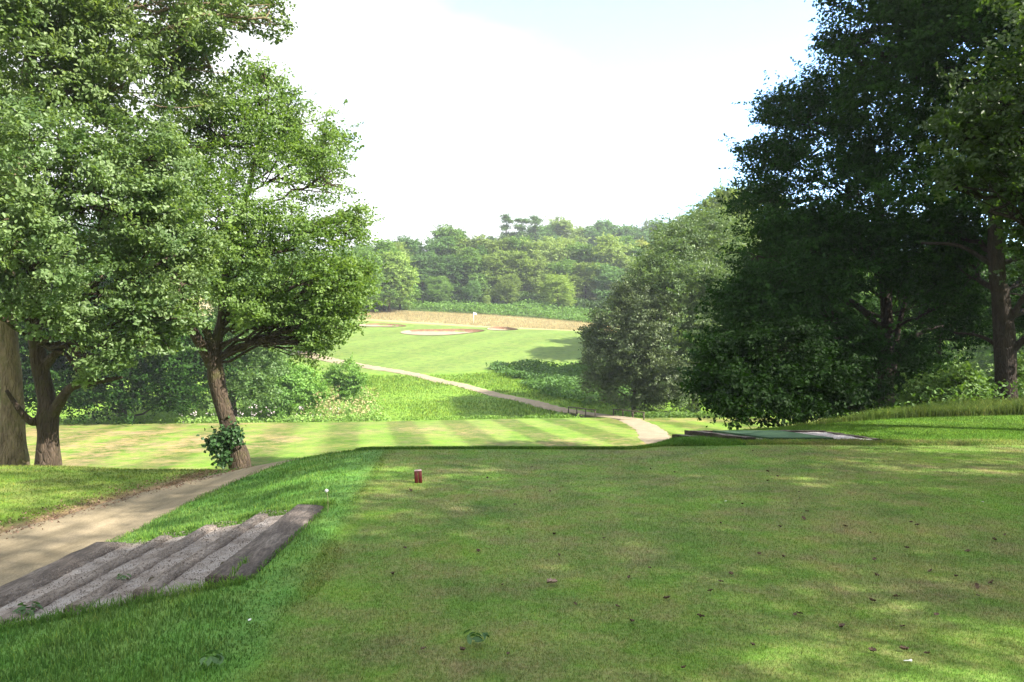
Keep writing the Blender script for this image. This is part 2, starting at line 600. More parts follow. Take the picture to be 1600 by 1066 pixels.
def ground_raw(x, y):
    x = np.asarray(x, float)
    y = np.asarray(y, float)
    u = x_tee(y) - x
    bank = -0.5 * sm(-0.1, 1.1, (u - 0.25) / 2.6) * 1.0
    bank = np.where(u > 0, -0.5 * np.clip(softplus(u - 0.35, 0.12) / 2.45, 0, 1), -0.5 * softplus(u - 0.35, 0.12) / 2.45)
    bank = bank + 0.07 * sm(4.3, 6.5, u)
    t = y - y_edge(x)
    und = 0.035 * (noise2(x, y, 0.35, 1).reshape(x.shape) - 0.5) + 0.5 * (noise2(x, y, 0.04, 5).reshape(x.shape) - 0.5) * sm(18, 40, y)
    zt = bank - 0.33 * softplus(t, 0.3) + und
    # right hand plateau leans up a little away from the tee
    zl = -3.25 + 0.25 * (noise2(x, y, 0.05, 2).reshape(x.shape) - 0.5) - 0.012 * np.clip(-x - 10, 0, 30) * 0.3
    z = smax(zt, zl, 0.3)
    z = z - 2.5 * sm(0.0, 5.0, y - y_gully(x))
    f = np.interp(y, _ty, _tz)
    f = f - 0.05 * (np.clip(x, -60, 80) + 20) * sm(115, 165, y)
    f = f + 1.2 * (noise2(x, y, 0.035, 3).reshape(x.shape) - 0.5) * sm(70, 110, y) + 0.3 * (noise2(x, y, 0.2, 4).reshape(x.shape) - 0.5) * sm(56, 66, y) * (1 - sm(88, 96, y))
    return smax(z, f, 0.35)


def ground(x, y):
    x = np.asarray(x, float)
    y = np.asarray(y, float)
    z = ground_raw(x, y)
    # bed cut for the sleeper steps
    m = sm(-0.06, 0.06, x - (-4.36)) * sm(-0.06, 0.06, -1.97 - x) * sm(-0.06, 0.06, y - ST_Y0) * sm(-0.06, 0.06, ST_Y1 - y)
    z = z - 0.16 * m
    for (cx, cy, rx, ry, dep) in BUNKERS:
        r = np.sqrt(((x - cx) / rx) ** 2 + ((y - cy) / ry) ** 2 + 1e-9)
        th = np.arctan2((y - cy) / ry, (x - cx) / rx)
        r = r / (1 + 0.13 * np.sin(2 * th + cx) + 0.08 * np.sin(3 * th + cy))
        back = 0.5 + 0.5 * np.clip((x - cx) / rx * 0.45 + (y - cy) / ry, -1, 1)
        z = z - dep * (0.55 * (1 - sm(0.25, 0.95, r)) + 0.45 * (1 - sm(0.90, 1.0, r))) * (0.10 + 0.9 * back) + 0.22 * dep * back * np.exp(-((r - 1.07) / 0.10) ** 2)
    return z


def hit(px, py, dmax=420.0, f=None):
    """where the ray through a pixel of the photograph meets the land"""
    d = np.concatenate([np.arange(2.5, 30, 0.02), np.arange(30, dmax, 0.1)])
    x = (px - CX) / F_PX * d
    z = EYE + (HOR - py) / F_PX * d
    g = (f or ground)(x, d)
    k = np.argmax(g >= z)
    return V([x[k], d[k], g[k]])


def gz(x, y):
    return float(ground(V([x]), V([y]))[0])


for (px, py, rx, ry, dep) in ((692, 519.5, 6.4, 5.2, 1.0), (784, 514.5, 3.1, 4.2, 0.9), (597, 509, 3.8, 2.2, 0.6)):
    h = hit(px, py, f=ground_raw)
    BUNKERS.append((h[0], h[1], rx, ry, dep))

# paths: centre lines with widths
P_NEAR = V([[-5.2, -8, 1.75], [-5.25, 4, 1.75], [-5.22, 7.5, 1.72], [-5.1, 9.5, 1.5], [-4.92, 11.2, 1.25], [-4.6, 12.8, 1.15],
            [-4.15, 14.2, 1.3], [-3.3, 17, 1.5], [-2.0, 21, 1.6], [0.5, 26, 1.6]])


def px_line(pts, w):
    return V([[*(hit(px, py, f=ground_raw)[:2]), ww] for (px, py), ww in zip(pts, w)])


_pl = px_line([(1029, 689), (1017, 674), (1002, 664), (984, 656)], [1.8] * 4)
P_LAWN = np.concatenate([V([[8.2, 24, 1.7], [8.3, 33, 1.7]]), _pl])
_pf = px_line([(905, 645.5), (860, 637), (800, 622), (750, 610), (700, 598), (640, 584), (560, 571), (500, 559), (450, 548), (420, 543), (360, 533)],
              [1.7, 1.7, 1.6, 1.6, 1.6, 1.7, 2.0, 2.4, 3.4, 3.2, 3.0])
P_FAR = _pf


def spline(P, n=12):
    P = np.asarray(P, float)
    out = []
    Q = np.concatenate([2 * P[:1] - P[1:2], P, 2 * P[-1:] - P[-2:-1]])
    for i in range(1, len(Q) - 2):
        t = np.linspace(0, 1, n, endpoint=False)[:, None]
        a, b, c, d = Q[i - 1], Q[i], Q[i + 1], Q[i + 2]
        out.append(0.5 * (2 * b + (c - a) * t + (2 * a - 5 * b + 4 * c - d) * t ** 2 + (3 * b - a - 3 * c + d) * t ** 3))
    out.append(P[-1:])
    return np.concatenate(out)


S_NEAR, S_LAWN, S_FAR = spline(P_NEAR, 20), spline(P_LAWN, 14), spline(P_FAR, 20)


def path_dist(x, y, S):
    """signed: <0 inside the path"""
    x = np.asarray(x, float).ravel()
    y = np.asarray(y, float).ravel()
    best = np.full(len(x), 1e9)
    A, B = S[:-1], S[1:]
    for a, b in zip(A, B):
        lo = np.minimum(a[:2], b[:2]) - 6
        hi = np.maximum(a[:2], b[:2]) + 6
        k = np.where((x > lo[0]) & (x < hi[0]) & (y > lo[1]) & (y < hi[1]))[0]
        if not len(k):
            continue
        d = b[:2] - a[:2]
        t = np.clip(((x[k] - a[0]) * d[0] + (y[k] - a[1]) * d[1]) / (d @ d + 1e-9), 0, 1)
        q = np.hypot(x[k] - a[0] - t * d[0], y[k] - a[1] - t * d[1]) - 0.5 * (a[2] + t * (b[2] - a[2]))
        best[k] = np.minimum(best[k], q)
    return best


def zones(x, y):
    """albedo of the turf, how dry it is, and the colour of its dry patches"""
    x = np.asarray(x, float).ravel()
    y = np.asarray(y, float).ravel()
    n = len(x)
    col = np.zeros((n, 3))
    dcol = np.zeros((n, 3))
    dry = np.zeros(n)

    def lay(m, c, d, dc):
        m = m[:, None] if m.ndim == 1 else m
        col[:] = col * (1 - m) + V(c) * m
        dcol[:] = dcol * (1 - m) + V(dc) * m
        dry[:] = dry * (1 - m[:, 0]) + d * m[:, 0]
    wob = (noise2(x, y, 0.8, 7) - 0.5)
    lay(np.ones(n), (0.130, 0.250, 0.028), 0.2, (0.28, 0.25, 0.10))                       # gully rough
    lay(sm(16, 22, y) * (1 - sm(-0.6, 0.3, y - y_gully(x))), (0.084, 0.168, 0.017), 0.50, (0.29, 0.215, 0.12))   # lower lawn
    lay((1 - sm(14.5, 18, y)) * (x < 2), (0.105, 0.185, 0.026), 0.45, (0.24, 0.185, 0.095))   # lawn left of the path
    u = x_tee(y) - x
    pd = path_dist(x, y, S_NEAR)
    lay(sm(-0.15, 0.05, u + wob * 0.25) * (1 - sm(3.0, 3.3, u)) * (1 - sm(17, 20, y)), (0.102, 0.240, 0.046), 0.30, (0.23, 0.22, 0.085))  # bank
    lay(sm(0.05, 0.25, -u + wob * 0.25) * (1 - sm(20, 24, y - np.clip(x, 0, 12))), (0.122, 0.230, 0.036), 0.85, (0.225, 0.182, 0.100))   # tee
    lay(sm(2.6, 3.4, x) * sm(-0.8, -0.4, y - y_edge(np.minimum(x, 3)) + wob * 0.3) * (1 - sm(24, 28, y)), (0.080, 0.185, 0.020), 0.25, (0.17, 0.14, 0.06))  # right lawn
    e = y - y_edge(np.clip(x, -2, 2.4))
    lay(sm(-0.75, -0.45, e + wob * 0.3) * (1 - sm(3, 4, e)) * (np.abs(u + 20) < 60) * (x > -3) * (x < 4), (0.080, 0.190, 0.026), 0.15, (0.16, 0.14, 0.06))   # fringe at the far edge
    # leaf litter along the outer side of the near path
    side = sm(-0.5, -0.2, u - 3.4)
    lit = (1 - sm(0.12, 0.55, pd + wob * 0.5)) * side
    lay(lit * 0.85, (0.20, 0.125, 0.085), 0.6, (0.28, 0.19, 0.135))
    # approach and green
    fw = sm(-1.5, 1.5, y - (93 + 3.0 * np.sin(x * 0.12) + 4 * sm(-6, 4, x) - 6 * sm(4, 16, x) - 0.05 * x))
    lay(fw, (0.115, 0.190, 0.040), 0.30, (0.24, 0.22, 0.09))
    gold = sm(-4, 3, y - (146 - 0.10 * x + 4 * (noise2(x, y, 0.08, 9) - 0.5)))
    lay(gold, (0.36, 0.32, 0.175), 0.5, (0.39, 0.30, 0.20))
    lay(sm(-1.5, 1.5, y - (169 - 0.22 * x)), (0.06, 0.11, 0.028), 0.2, (0.15, 0.14, 0.05))
    lay(sm(-3, 3, y - 188), (0.045, 0.06, 0.022), 0.3, (0.08, 0.06, 0.03))
    # mowing stripes
    s = np.sin((x + 0.2 * y) * 2 * np.pi / 3.8)
    lw = sm(16, 22, y) * (1 - sm(-0.6, 0.3, y - y_gully(x)))
    col *= (1 + 0.34 * np.tanh(s * 5) * lw)[:, None] * V([1.0, 0.97, 1.1]) ** (np.tanh(s * 5) * lw)[:, None]
    s2 = np.sin((x * 0.86 - 0.5 * y) * 2 * np.pi / 9.0)
    col *= (1 + 0.07 * np.tanh(s2 * 4) * fw * (1 - gold))[:, None]
    col *= (1 + 0.05 * np.tanh(3 * np.sin((x + 0.06 * y) * 2 * np.pi / 1.3)) * (u < 0) * (y < 14))[:, None]
    # bare dry aprons of the lower lawn
    ap = sm(0.50, 0.68, noise2(x * 0.5, y * 1.4, 0.22, 12)) * lw
    dry += 0.5 * ap + 0.45 * lw * (1 - sm(-20, -9, x))
    # soil under the big trees on the right
    return col, dry, dcol


xs = np.unique(np.round(np.concatenate([np.arange(-9, 10, .15), np.arange(-26, -9, .5), np.arange(10, 26, .5), np.arange(-62, -26, 1.5), np.arange(26, 64, 1.5),
                                        np.arange(-152, -62, 6), np.arange(64, 154, 6), np.linspace(-700, -152, 16), np.linspace(154, 700, 16)]), 4))
ys = np.unique(np.round(np.concatenate([np.linspace(-120, -12, 10), np.arange(-12, 20, .15), np.arange(20, 60, .4), np.arange(60, 115, .6), np.arange(115, 150, .45),
                                        np.arange(150, 200, 1.2), np.arange(200, 460, 8), np.linspace(460, 700, 8)]), 4))
GX, GY = np.meshgrid(xs, ys)
GZ = ground(GX, GY)
for S, cut in ((S_NEAR, 0.05), (S_LAWN, 0.06), (S_FAR, 0.10)):
    pdist = path_dist(GX, GY, S).reshape(GX.shape)
    GZ = GZ - cut * (1 - sm(-0.25, 0.0, pdist))
nx, ny = len(xs), len(ys)
I = np.arange(ny - 1)[:, None] * nx + np.arange(nx - 1)[None, :]
quads = np.stack([I, I + 1, I + nx + 1, I + nx], -1).reshape(-1, 4)
col, dry, dcol = zones(GX, GY)
struct("ground", mesh_from("ground", np.stack([GX.ravel(), GY.ravel(), GZ.ravel()], 1), [quads], M_GROUND,
                           {"col": ('c', col), "dry": ('f', dry), "drycol": ('c', dcol)}, True))


def path_strip(name, S, mat, lift, nc=9, wob=0.06):
    P = S[:, :2]
    T = np.gradient(P, axis=0)
    T /= np.linalg.norm(T, axis=1)[:, None]
    N = np.stack([-T[:, 1], T[:, 0]], 1)
    c = np.linspace(-1, 1, nc)
    w = S[:, 2:3] * 0.5
    edge = (noise2(S[:, 0] * 3, S[:, 1] * 3, 1.0, 21) - 0.5) * 2 * wob
    edge2 = (noise2(S[:, 0] * 3, S[:, 1] * 3, 1.0, 25) - 0.5) * 2 * wob
    off = c[None, :] * w + np.where(c[None, :] > 0.9, edge[:, None], 0) + np.where(c[None, :] < -0.9, edge2[:, None], 0)
    X = P[:, 0:1] + N[:, 0:1] * off
    Y = P[:, 1:2] + N[:, 1:2] * off
    Z = ground(X, Y) + lift * (1 - 0.9 * (np.abs(c)[None, :] > 0.9)) + 0.01 * (1 - c[None, :] ** 2)
    n, k = X.shape
    I = np.arange(n - 1)[:, None] * k + np.arange(k - 1)[None, :]
    q = np.stack([I, I + 1, I + k + 1, I + k], -1).reshape(-1, 4)
    return struct(name, mesh_from(name, np.stack([X.ravel(), Y.ravel(), Z.ravel()], 1), [q], mat, None, True))


path_strip("path", spline(P_NEAR, 60), M_PATH, 0.004, 15, 0.05)
path_strip("gravel_path", spline(P_LAWN, 30), M_PATHF, 0.01, 11, 0.12)
path_strip("gravel_path", spline(P_FAR, 60), M_PATHF, 0.02, 11, 0.2)

# sand of the bunkers
for (cx, cy, rx, ry, dep) in BUNKERS:
    rr = np.linspace(0, 1.0, 15)
    th = np.linspace(0, 2 * np.pi, 56, endpoint=False)
    RR, TH = np.meshgrid(rr, th, indexing='ij')
    k = 1 + 0.13 * np.sin(2 * TH + cx) + 0.08 * np.sin(3 * TH + cy)
    X = cx + rx * RR * k * np.cos(TH)
    Y = cy + ry * RR * k * np.sin(TH)
    Z = ground(X, Y) + 0.07
    I = np.arange(14)[:, None] * 56 + np.arange(56)[None, :]
    J = np.arange(14)[:, None] * 56 + (np.arange(56)[None, :] + 1) % 56
    q = np.stack([I, J, J + 56, I + 56], -1).reshape(-1, 4)
    back = np.repeat((np.sin(TH[0]) + 0.45 * np.cos(TH[0]) > 0.15)[None, :], 14, 0)
    mi = ((rr[:-1, None] > 0.86) & back).astype(int).ravel()
    struct("sand_bunker", mesh_from("sand_bunker", np.stack([X.ravel(), Y.ravel(), Z.ravel()], 1), [q], [M_SAND, M_LIP], None, True, mi))


# ------------------------------------------------------------------ foliage
def unit(a):
    return a / (np.linalg.norm(a, axis=-1, keepdims=True) + 1e-9)


def leaves(P, Nrm, L, W, var, hexa=False, droop=0.25, rg=rng, fold=0.25):
    """one folded leaf per point"""
    n = len(P)
    a = unit(np.cross(Nrm, rg.normal(size=(n, 3))))
    a[:, 2] -= droop
    a = unit(a)
    b = unit(np.cross(Nrm, a))
    nn = np.cross(a, b)
    L = np.broadcast_to(L, n)[:, None]
    W = np.broadcast_to(W, n)[:, None]
    up = nn * W * fold
    if hexa:
        v = np.stack([P - a * L * .5, P - a * L * .12 + b * W * .38 + up, P + a * L * .22 + b * W * .46 + up, P + a * L * .5,
                      P + a * L * .22 - b * W * .46 + up, P - a * L * .12 - b * W * .38 + up], 1).reshape(-1, 3)
        i = np.arange(n)[:, None] * 6
        f = np.concatenate([i + V([0, 3, 2, 1]), i + V([0, 5, 4, 3])])
        return v, f, np.repeat(var, 6)
    v = np.stack([P - a * L * .5, P + a * L * .06 + b * W * .5 + up, P + a * L * .5, P + a * L * .06 - b * W * .5 + up], 1).reshape(-1, 3)
    i = np.arange(n)[:, None] * 4
    f = np.concatenate([i + V([0, 2, 1]), i + V([0, 3, 2])])
    return v, f, np.repeat(var, 4)


DENSER = 2.0


class Cloud:
    def __init__(s):
        s.v, s.f, s.a, s.n = [], [], [], 0

    def add(s, v, f, a):
        s.v.append(v)
        s.f.append(f + s.n)
        s.a.append(a)
        s.n += len(v)

    def mesh(s, name, mat):
        return mesh_from(name, np.concatenate(s.v), [np.concatenate(s.f)], mat, {"var": ('f', np.concatenate(s.a))})


def crown(lobes, leaf, dens, per, rg, gap=0.36, freq=0.55, spread=0.28, hexa=False, upb=0.55, droop=0.25, inner=0.5, layered=0.0, flat=1.0):
    """lobes: (centre, (rx,ry,rz)); returns the leaf cloud and sample twig ends per lobe"""
    cl = Cloud()
    ends = []
    for c, r in lobes:
        r = V(r, float)
        area = 4 * np.pi * np.mean(r) ** 2
        n = max(6, int(area * dens))
        d = unit(rg.normal(size=(n, 3)))
        d[:, 2] = np.where((d[:, 2] < -0.35) & (rg.random(n) < 0.5), -d[:, 2], d[:, 2])
        rad = inner + (1.06 - inner) * rg.random(n) ** 0.55
        lump = noise3(d * 2.3 + c) - 0.5
        p = c + d * r * (rad * (1 + 0.75 * lump))[:, None]
        keep = noise3(p * freq + V([3.1, 8.2, 1.7])) * 0.65 + noise3(p * freq * 2.7 + 40) * 0.35 > gap
        p, d, rad = p[keep], d[keep], rad[keep]
        if layered:
            p[:, 2] = p[:, 2] * (1 - layered) + layered * (np.round(p[:, 2] / 0.9) * 0.9)
        n = len(p)
        if not n:
            continue
        ends.append((c, p[:: max(1, n // 12)]))
        # every cluster is a spray along a short twig
        tw = unit((d + 0.5 * rg.normal(size=(n, 3))) * V([1, 1, 0.5]) + V([0, 0, 0.08]))
        m = np.maximum(2, rg.poisson(per, n))
        k = np.repeat(np.arange(n), m)
        N = len(k)
        sp = (rg.random(n) < 0.16) & (rad > 0.85)            # long shoots that break the outline
        ln = np.where(sp, 4.6, 2.6)[k] * spread
        u_ = rg.random(N) - np.where(sp, 0.2, 0.5)[k]
        lat = np.where(sp, 0.28, 0.5)[k][:, None] * (1.15 - np.clip(u_, 0, 1))[:, None]
        q = p[k] + tw[k] * (u_ * ln)[:, None] + rg.normal(size=(N, 3)) * V([1, 1, 0.5]) * spread * lat
        nr = unit(d[k] * 0.4 + V([0, 0, upb]) + (0.5 * rg.normal(size=(n, 3)))[k] + rg.normal(size=(N, 3)) * 0.45)
        sz = leaf * (0.65 + 0.6 * rg.random(N))
        cv = rg.random(n)
        var = np.clip(0.6 * cv[k] + 0.4 * rg.random(N), 0, 1)
        cl.add(*leaves(q, nr, sz, sz * 0.6, var, hexa, droop, rg))
    return cl, ends


def limb(mb, a, b, r0, r1, rg, bend=0.12, k=7, n=7, sag=0.0):
    t = np.linspace(0, 1, n)[:, None]
    L = np.linalg.norm(b - a)
    off = rg.normal(size=3) * bend * L
    p = a + (b - a) * t + off * (t * (1 - t)) * 2 + V([0, 0, sag * L]) * (t * (1 - t)) * 4
    p[1:-1] += rg.normal(size=(n - 2, 3)) * 0.02 * L
    mb.tube(p, r0 + (r1 - r0) * t[:, 0] ** 0.8, k, False, 0.12 if r0 > 0.06 else 0)
    return p


def wood_mesh(name, trunk, lobes, ends, rg, mat, limb_r=0.45, attach=(0.55, 1.0), extra=(), sides=14, sub=True, twig=0.022, lmin=0.03):
    """trunk: (n,4) centre line with radii; one limb to every lobe, thin branches out to its leaf sprays"""
    mb = MB()
    T = spline(V(trunk, float), 6)
    mb.tube(T[:, :3], T[:, 3], sides, True, 0.16)
    for pts in extra:
        E = spline(V(pts, float), 6)
        mb.tube(E[:, :3], E[:, 3], 9, True, 0.16)
    m = len(T)
    lo, hi = int(attach[0] * (m - 1)), m - 1
    ctr = {tuple(c): e for c, e in ends}
    for c, r in lobes:
        c = V(c, float)
        cand = T[lo:hi + 1]
        # leave the trunk below the lobe
        sc_ = np.abs(cand[:, 2] - (c[2] - 0.45 * np.hypot(*(c[:2] - cand[:, :2].T.mean(1))))) + 0.1 * rg.random(len(cand))
        s = cand[np.argmin(sc_)]
        p = limb(mb, s[:3], c, max(lmin, s[3] * limb_r * (0.7 + 0.5 * rg.random())), lmin, rg, 0.10, 7, 9, 0.05)
        if sub and tuple(c) in ctr:
            for e in ctr[tuple(c)]:
                k = rg.integers(4, 9)
                limb(mb, p[k], e, twig, twig * 0.3, rg, 0.12, 4, 5)
    return mb.mesh(name, mat, True)


def tree(name, label, cat, base, trunk, lobes, leafmat, barkmat, seed, leaf=0.12, dens=4.0, per=16, group=None, color=(1, 1, 1), extra=(), **kw):
    rg = np.random.default_rng(seed)
    dens, per = dens * DENSER, per * 1.5
    base = V(base, float)
    t = thing(name, label, cat, tuple(base), group)
    wk = {k: kw.pop(k) for k in ('limb_r', 'attach', 'sides', 'sub', 'twig', 'lmin') if k in kw}
    lob = [(V(c, float) - base, V(r, float)) for c, r in lobes]
    cl, ends = crown(lob, leaf, dens, per, rg, **kw)
    tr = V(trunk, float).copy()
    tr[:, :3] -= base
    ex = []
    for e in extra:
        e = V(e, float).copy()
        e[:, :3] -= base
        ex.append(e)
    obj("trunk", wood_mesh("trunk", tr, lob, ends, rg, barkmat, extra=ex, **wk), t)
    c = obj("crown", cl.mesh("crown", leafmat), t)
    print(name, label[:40], 'verts', cl.n)
    c.color = (*color, 1)
    return t


def plobes(lst, sq=0.9):
    """(px, py, distance, radius in px) -> centre and radii in metres"""
    out = []
    for (px, py, d, r) in lst:
        m = r / F_PX * d
        out.append((at(px, py, d), (m, m, m * sq)))
    return out


def ptrunk(lst):
    """(px, py, distance, diameter in px)"""
    return V([[*at(px, py, d), w / F_PX * d * 0.5] for (px, py, d, w) in lst])


def rooted(lst):
    """the first point of the trunk is set down into the ground"""
    T = ptrunk(lst)
    x, y = T[0, :2]
    z = gz(x, y)
    foot = T[0].copy()
    foot[2] = z - 0.15
    foot[3] *= 1.12
    if T[0, 2] - z > 0.3:
        return np.concatenate([foot[None], T]), V([x, y, z])
    T[0] = foot
    return T, V([x, y, z])


# --- the three big trees on the left
T, B = rooted([(18, 727, 17.5, 50), (19, 690, 17.5, 38), (19, 620, 17.5, 31), (14, 540, 17.5, 29), (8, 440, 17.5, 27), (20, 300, 17.6, 26), (40, 150, 17.8, 20), (60, -20, 18, 12), (80, -200, 18, 5)])
tree("oak_tree", "tall oak at the left edge with a straight lichen spotted trunk", "tree", B, T,
     plobes([(60, -60, 17, 150), (200, -40, 18, 130), (330, 5, 19, 85), (415, 28, 19, 46), (100, 90, 17.8, 120), (225, 120, 18.6, 105), (330, 105, 19.6, 62),
             (-80, 120, 17, 150), (-60, -120, 17, 180), (180, -180, 17.5, 150), (-130, 300, 17.4, 130), (60, -290, 17.6, 150), (320, -110, 18.5, 100), (140, 215, 18.8, 75)]),
     M_OAK, M_BARK, 1, leaf=0.105, dens=6.0, per=25, hexa=True, gap=0.45, freq=0.75, attach=(0.3, 1.0), spread=0.2)

T, B = rooted([(75, 727, 16.6, 38), (75, 680, 16.6, 30), (74, 655, 16.6, 32), (73, 625, 16.6, 25), (60, 560, 16.6, 24), (55, 500, 16.6, 20), (70, 420, 16.4, 16), (90, 320, 16.2, 11), (110, 230, 16, 6)])
ex = [ptrunk([(78, 655, 16.6, 20), (92, 630, 16.5, 16), (112, 605, 16.4, 12), (150, 597, 16.2, 9), (190, 590, 16, 5)]),
      ptrunk([(62, 658, 16.6, 16), (48, 658, 16.4, 12), (30, 640, 16.2, 9), (10, 610, 16, 5)]),
      ptrunk([(66, 575, 16.6, 18), (85, 555, 16.5, 12), (112, 535, 16.4, 8), (150, 500, 16.2, 5)])]
tree("oak_tree", "smaller oak second from the left edge, dark trunk with a stub limb", "tree", B, T,
     plobes([(60, 265, 15, 105), (170, 320, 15.5, 100), (255, 410, 16, 75), (60, 410, 14.8, 95), (150, 440, 15.2, 75), (-40, 350, 15, 110), (15, 470, 15, 45),
             (235, 345, 16, 65), (285, 445, 16.2, 42), (215, 490, 15.8, 42), (130, 520, 15.6, 35), (165, 565, 15.8, 24), (-60, 470, 15, 80), (230, 250, 16, 70), (255, 530, 16.4, 28), (200, 545, 15.8, 28), (285, 500, 16.4, 34), (80, 500, 15, 32), (140, 595, 16, 16), (310, 400, 17, 50)], 0.8),
     M_OAK, M_BARKD, 2, limb_r=0.3, leaf=0.095, dens=6.6, per=25, color=(1.0, 1.04, 1.12), extra=ex, hexa=True, gap=0.45, freq=0.75, attach=(0.6, 1.0), spread=0.19)

T, B = rooted([(374, 724, 21, 33), (365, 690, 21, 26), (350, 640, 21, 25), (338, 590, 21, 26), (336, 545, 21, 22), (346, 500, 21, 14), (352, 440, 21, 14), (370, 360, 21.2, 11), (400, 250, 21.6, 7), (420, 150, 22, 3)])
ex = [ptrunk([(334, 575, 21, 20), (318, 545, 20.8, 18), (303, 520, 20.6, 15), (296, 505, 20.4, 12), (285, 470, 20.2, 9), (270, 420, 20, 5)]),
      ptrunk([(334, 552, 21, 18), (320, 510, 20.7, 12), (305, 495, 20.4, 9), (310, 450, 20.2, 6)]),
      ptrunk([(352, 490, 21, 9), (390, 487, 20.8, 6), (430, 492, 20.6, 4)])]
tree("leaning_tree", "leaning forked tree with ivy at its foot and a broad yellow green crown", "tree", B, T,
     plobes([(330, 345, 20, 75), (255, 290, 20, 70), (405, 165, 22, 62), (470, 195, 22.5, 52), (350, 225, 21.5, 85), (450, 280, 22, 85), (522, 290, 22, 42), (540, 365, 21.5, 38),
             (460, 390, 21, 70), (505, 440, 20.6, 45), (425, 470, 21, 42), (300, 410, 19.6, 52), (385, 390, 20.5, 60), (548, 430, 21, 30), (475, 500, 20.6, 30), (412, 112, 22, 28),
             (300, 200, 21.5, 70), (520, 225, 22.6, 34), (560, 340, 21.8, 24), (505, 500, 20.8, 30), (440, 525, 20.8, 30), (400, 500, 20.8, 34), (480, 540, 20.6, 22), (545, 485, 20.8, 26), (560, 430, 21, 26), (520, 525, 20.8, 18), (360, 460, 20.4, 30), (450, 515, 20.9, 46), (512, 495, 20.8, 46), (405, 485, 20.7, 42), (548, 465, 20.9, 38), (485, 545, 20.7, 30)], 0.85),
     M_YEL, M_BARKD, 3, limb_r=0.22, leaf=0.10, dens=6.2, per=20, color=(0.92, 0.98, 1.15), extra=ex, gap=0.405, freq=0.7, attach=(0.45, 1.0), spread=0.2)

# ivy round the leaning trunk
t = thing("ivy", "dark green ivy climbing the foot of the leaning trunk", "ivy", tuple(B))
cl = Cloud()
rg = np.random.default_rng(50)
for (px, py, r, n) in ((352, 683, 16, 200), (350, 705, 15, 170), (338, 690, 14, 120), (330, 698, 8, 50), (365, 676, 12, 90), (372, 690, 8, 40), (350, 720, 10, 90)):
    c = at(px, py, 20.75) - B
    p = c + rg.normal(size=(n, 3)) * r / F_PX * 21 * 0.55
    cl.add(*leaves(p, unit(rg.normal(size=(n, 3)) * 0.7 + V([0, -0.7, 0.4])), 0.11, 0.10, rg.random(n), True, 0.5, rg))
obj("leaves", cl.mesh("leaves", M_IVY), t)
mb = MB()
for k in range(6):
    a0 = at(352 + 4 * k, 726, 20.8) - B
    limb(mb, a0, at(340 + 6 * k, 680 - 3 * k, 20.75) - B, 0.014, 0.006, rg, 0.08, 5, 6)
obj("stem", mb.mesh("stem", M_BARKD, True), t)

# --- trees behind the left lawn
for i, (lab, px0, d, L, mat, colr) in enumerate((
        ("dark spreading tree seen between the oak trunks and the leaning trunk", 190, 55,
         [(190, 500, 55, 90), (110, 520, 54, 85), (260, 540, 54, 70), (180, 585, 53, 55), (90, 600, 53, 50), (250, 600, 53, 42), (200, 420, 56, 90), (140, 625, 52.5, 30), (200, 628, 52.5, 28), (280, 622, 53, 30), (320, 560, 55, 50)], M_DARK, (1.1, 1.2, 1.0)),
        ("dark tree at the left edge behind the oak trunks", -40, 54,
         [(-40, 520, 54, 100), (30, 560, 53, 65), (20, 470, 55, 90), (-100, 580, 53, 70), (40, 610, 52.6, 38), (-50, 400, 56, 110)], M_DARK, (1, 1.05, 1)),
        ("mid green bushy tree standing behind the leaning trunk", 365, 58,
         [(365, 540, 58, 62), (330, 600, 56, 48), (400, 560, 58, 45), (430, 510, 60, 55), (370, 470, 60, 70), (395, 610, 56, 34), (320, 545, 57, 45)], M_OAK, (0.8, 0.95, 0.85)))):
    x0 = (px0 - CX) / F_PX * d
    z0 = gz(x0, d)
    tree("broadleaf_tree", lab, "tree", (x0, d, z0), V([[x0, d, z0 - 0.2, 0.34], [x0 + .1, d, z0 + 1.5, 0.27], [x0 - .1, d, z0 + 4, 0.22], [x0, d, z0 + 7, 0.12], [x0, d, z0 + 10, 0.04]]),
         plobes(L), mat, M_BARKD, 20 + i, leaf=0.22, dens=2.6, per=14, color=colr, gap=0.33, freq=0.4, spread=0.4, attach=(0.2, 1.0), sub=False)

# --- right hand group
T, B = rooted([(1572, 640, 22, 36), (1571, 600, 22, 30), (1570, 540, 22, 31), (1564, 470, 22, 26), (1556, 400, 22, 23), (1556, 300, 22, 19), (1550, 150, 22.2, 15), (1545, 0, 22.3, 10), (1540, -150, 22.4, 4)])
ex = [ptrunk([(1570, 560, 22, 14), (1595, 535, 21.8, 11), (1640, 500, 21.5, 7)]), ptrunk([(1566, 520, 22, 12), (1590, 480, 21.8, 9), (1640, 400, 21.6, 6)]),
      ptrunk([(1568, 545, 22, 8), (1530, 525, 22.2, 5), (1490, 520, 22.4, 3)]), ptrunk([(1560, 420, 22, 10), (1500, 385, 22.2, 6), (1440, 380, 22.4, 4)])]
tree("tall_tree", "tall dark tree with a slim bare reddish trunk near the right edge", "tree", B, T,
     plobes([(1560, 90, 22.4, 125), (1480, 50, 22.8, 105), (1400, 35, 23.4, 85), (1600, -70, 22.4, 160), (1450, -80, 22.8, 140), (1342, 28, 24, 58), (1312, 72, 24, 34),
             (1490, 205, 22.6, 95), (1610, 300, 22, 100), (1400, 145, 23.8, 80), (1700, 150, 22, 150), (1335, -50, 24, 70), (1440, 290, 23, 70), (1700, 350, 21.5, 110), (1520, 415, 24.5, 52), (1605, 430, 24.5, 58), (1480, 365, 24.5, 55), (1640, 500, 24.5, 50)]),
     M_DARK, M_BARKS, 4, leaf=0.13, dens=6.2, per=16, hexa=True, gap=0.42, freq=0.6, attach=(0.3, 1.0), spread=0.25, extra=ex, color=(1.1, 1.15, 1.05))

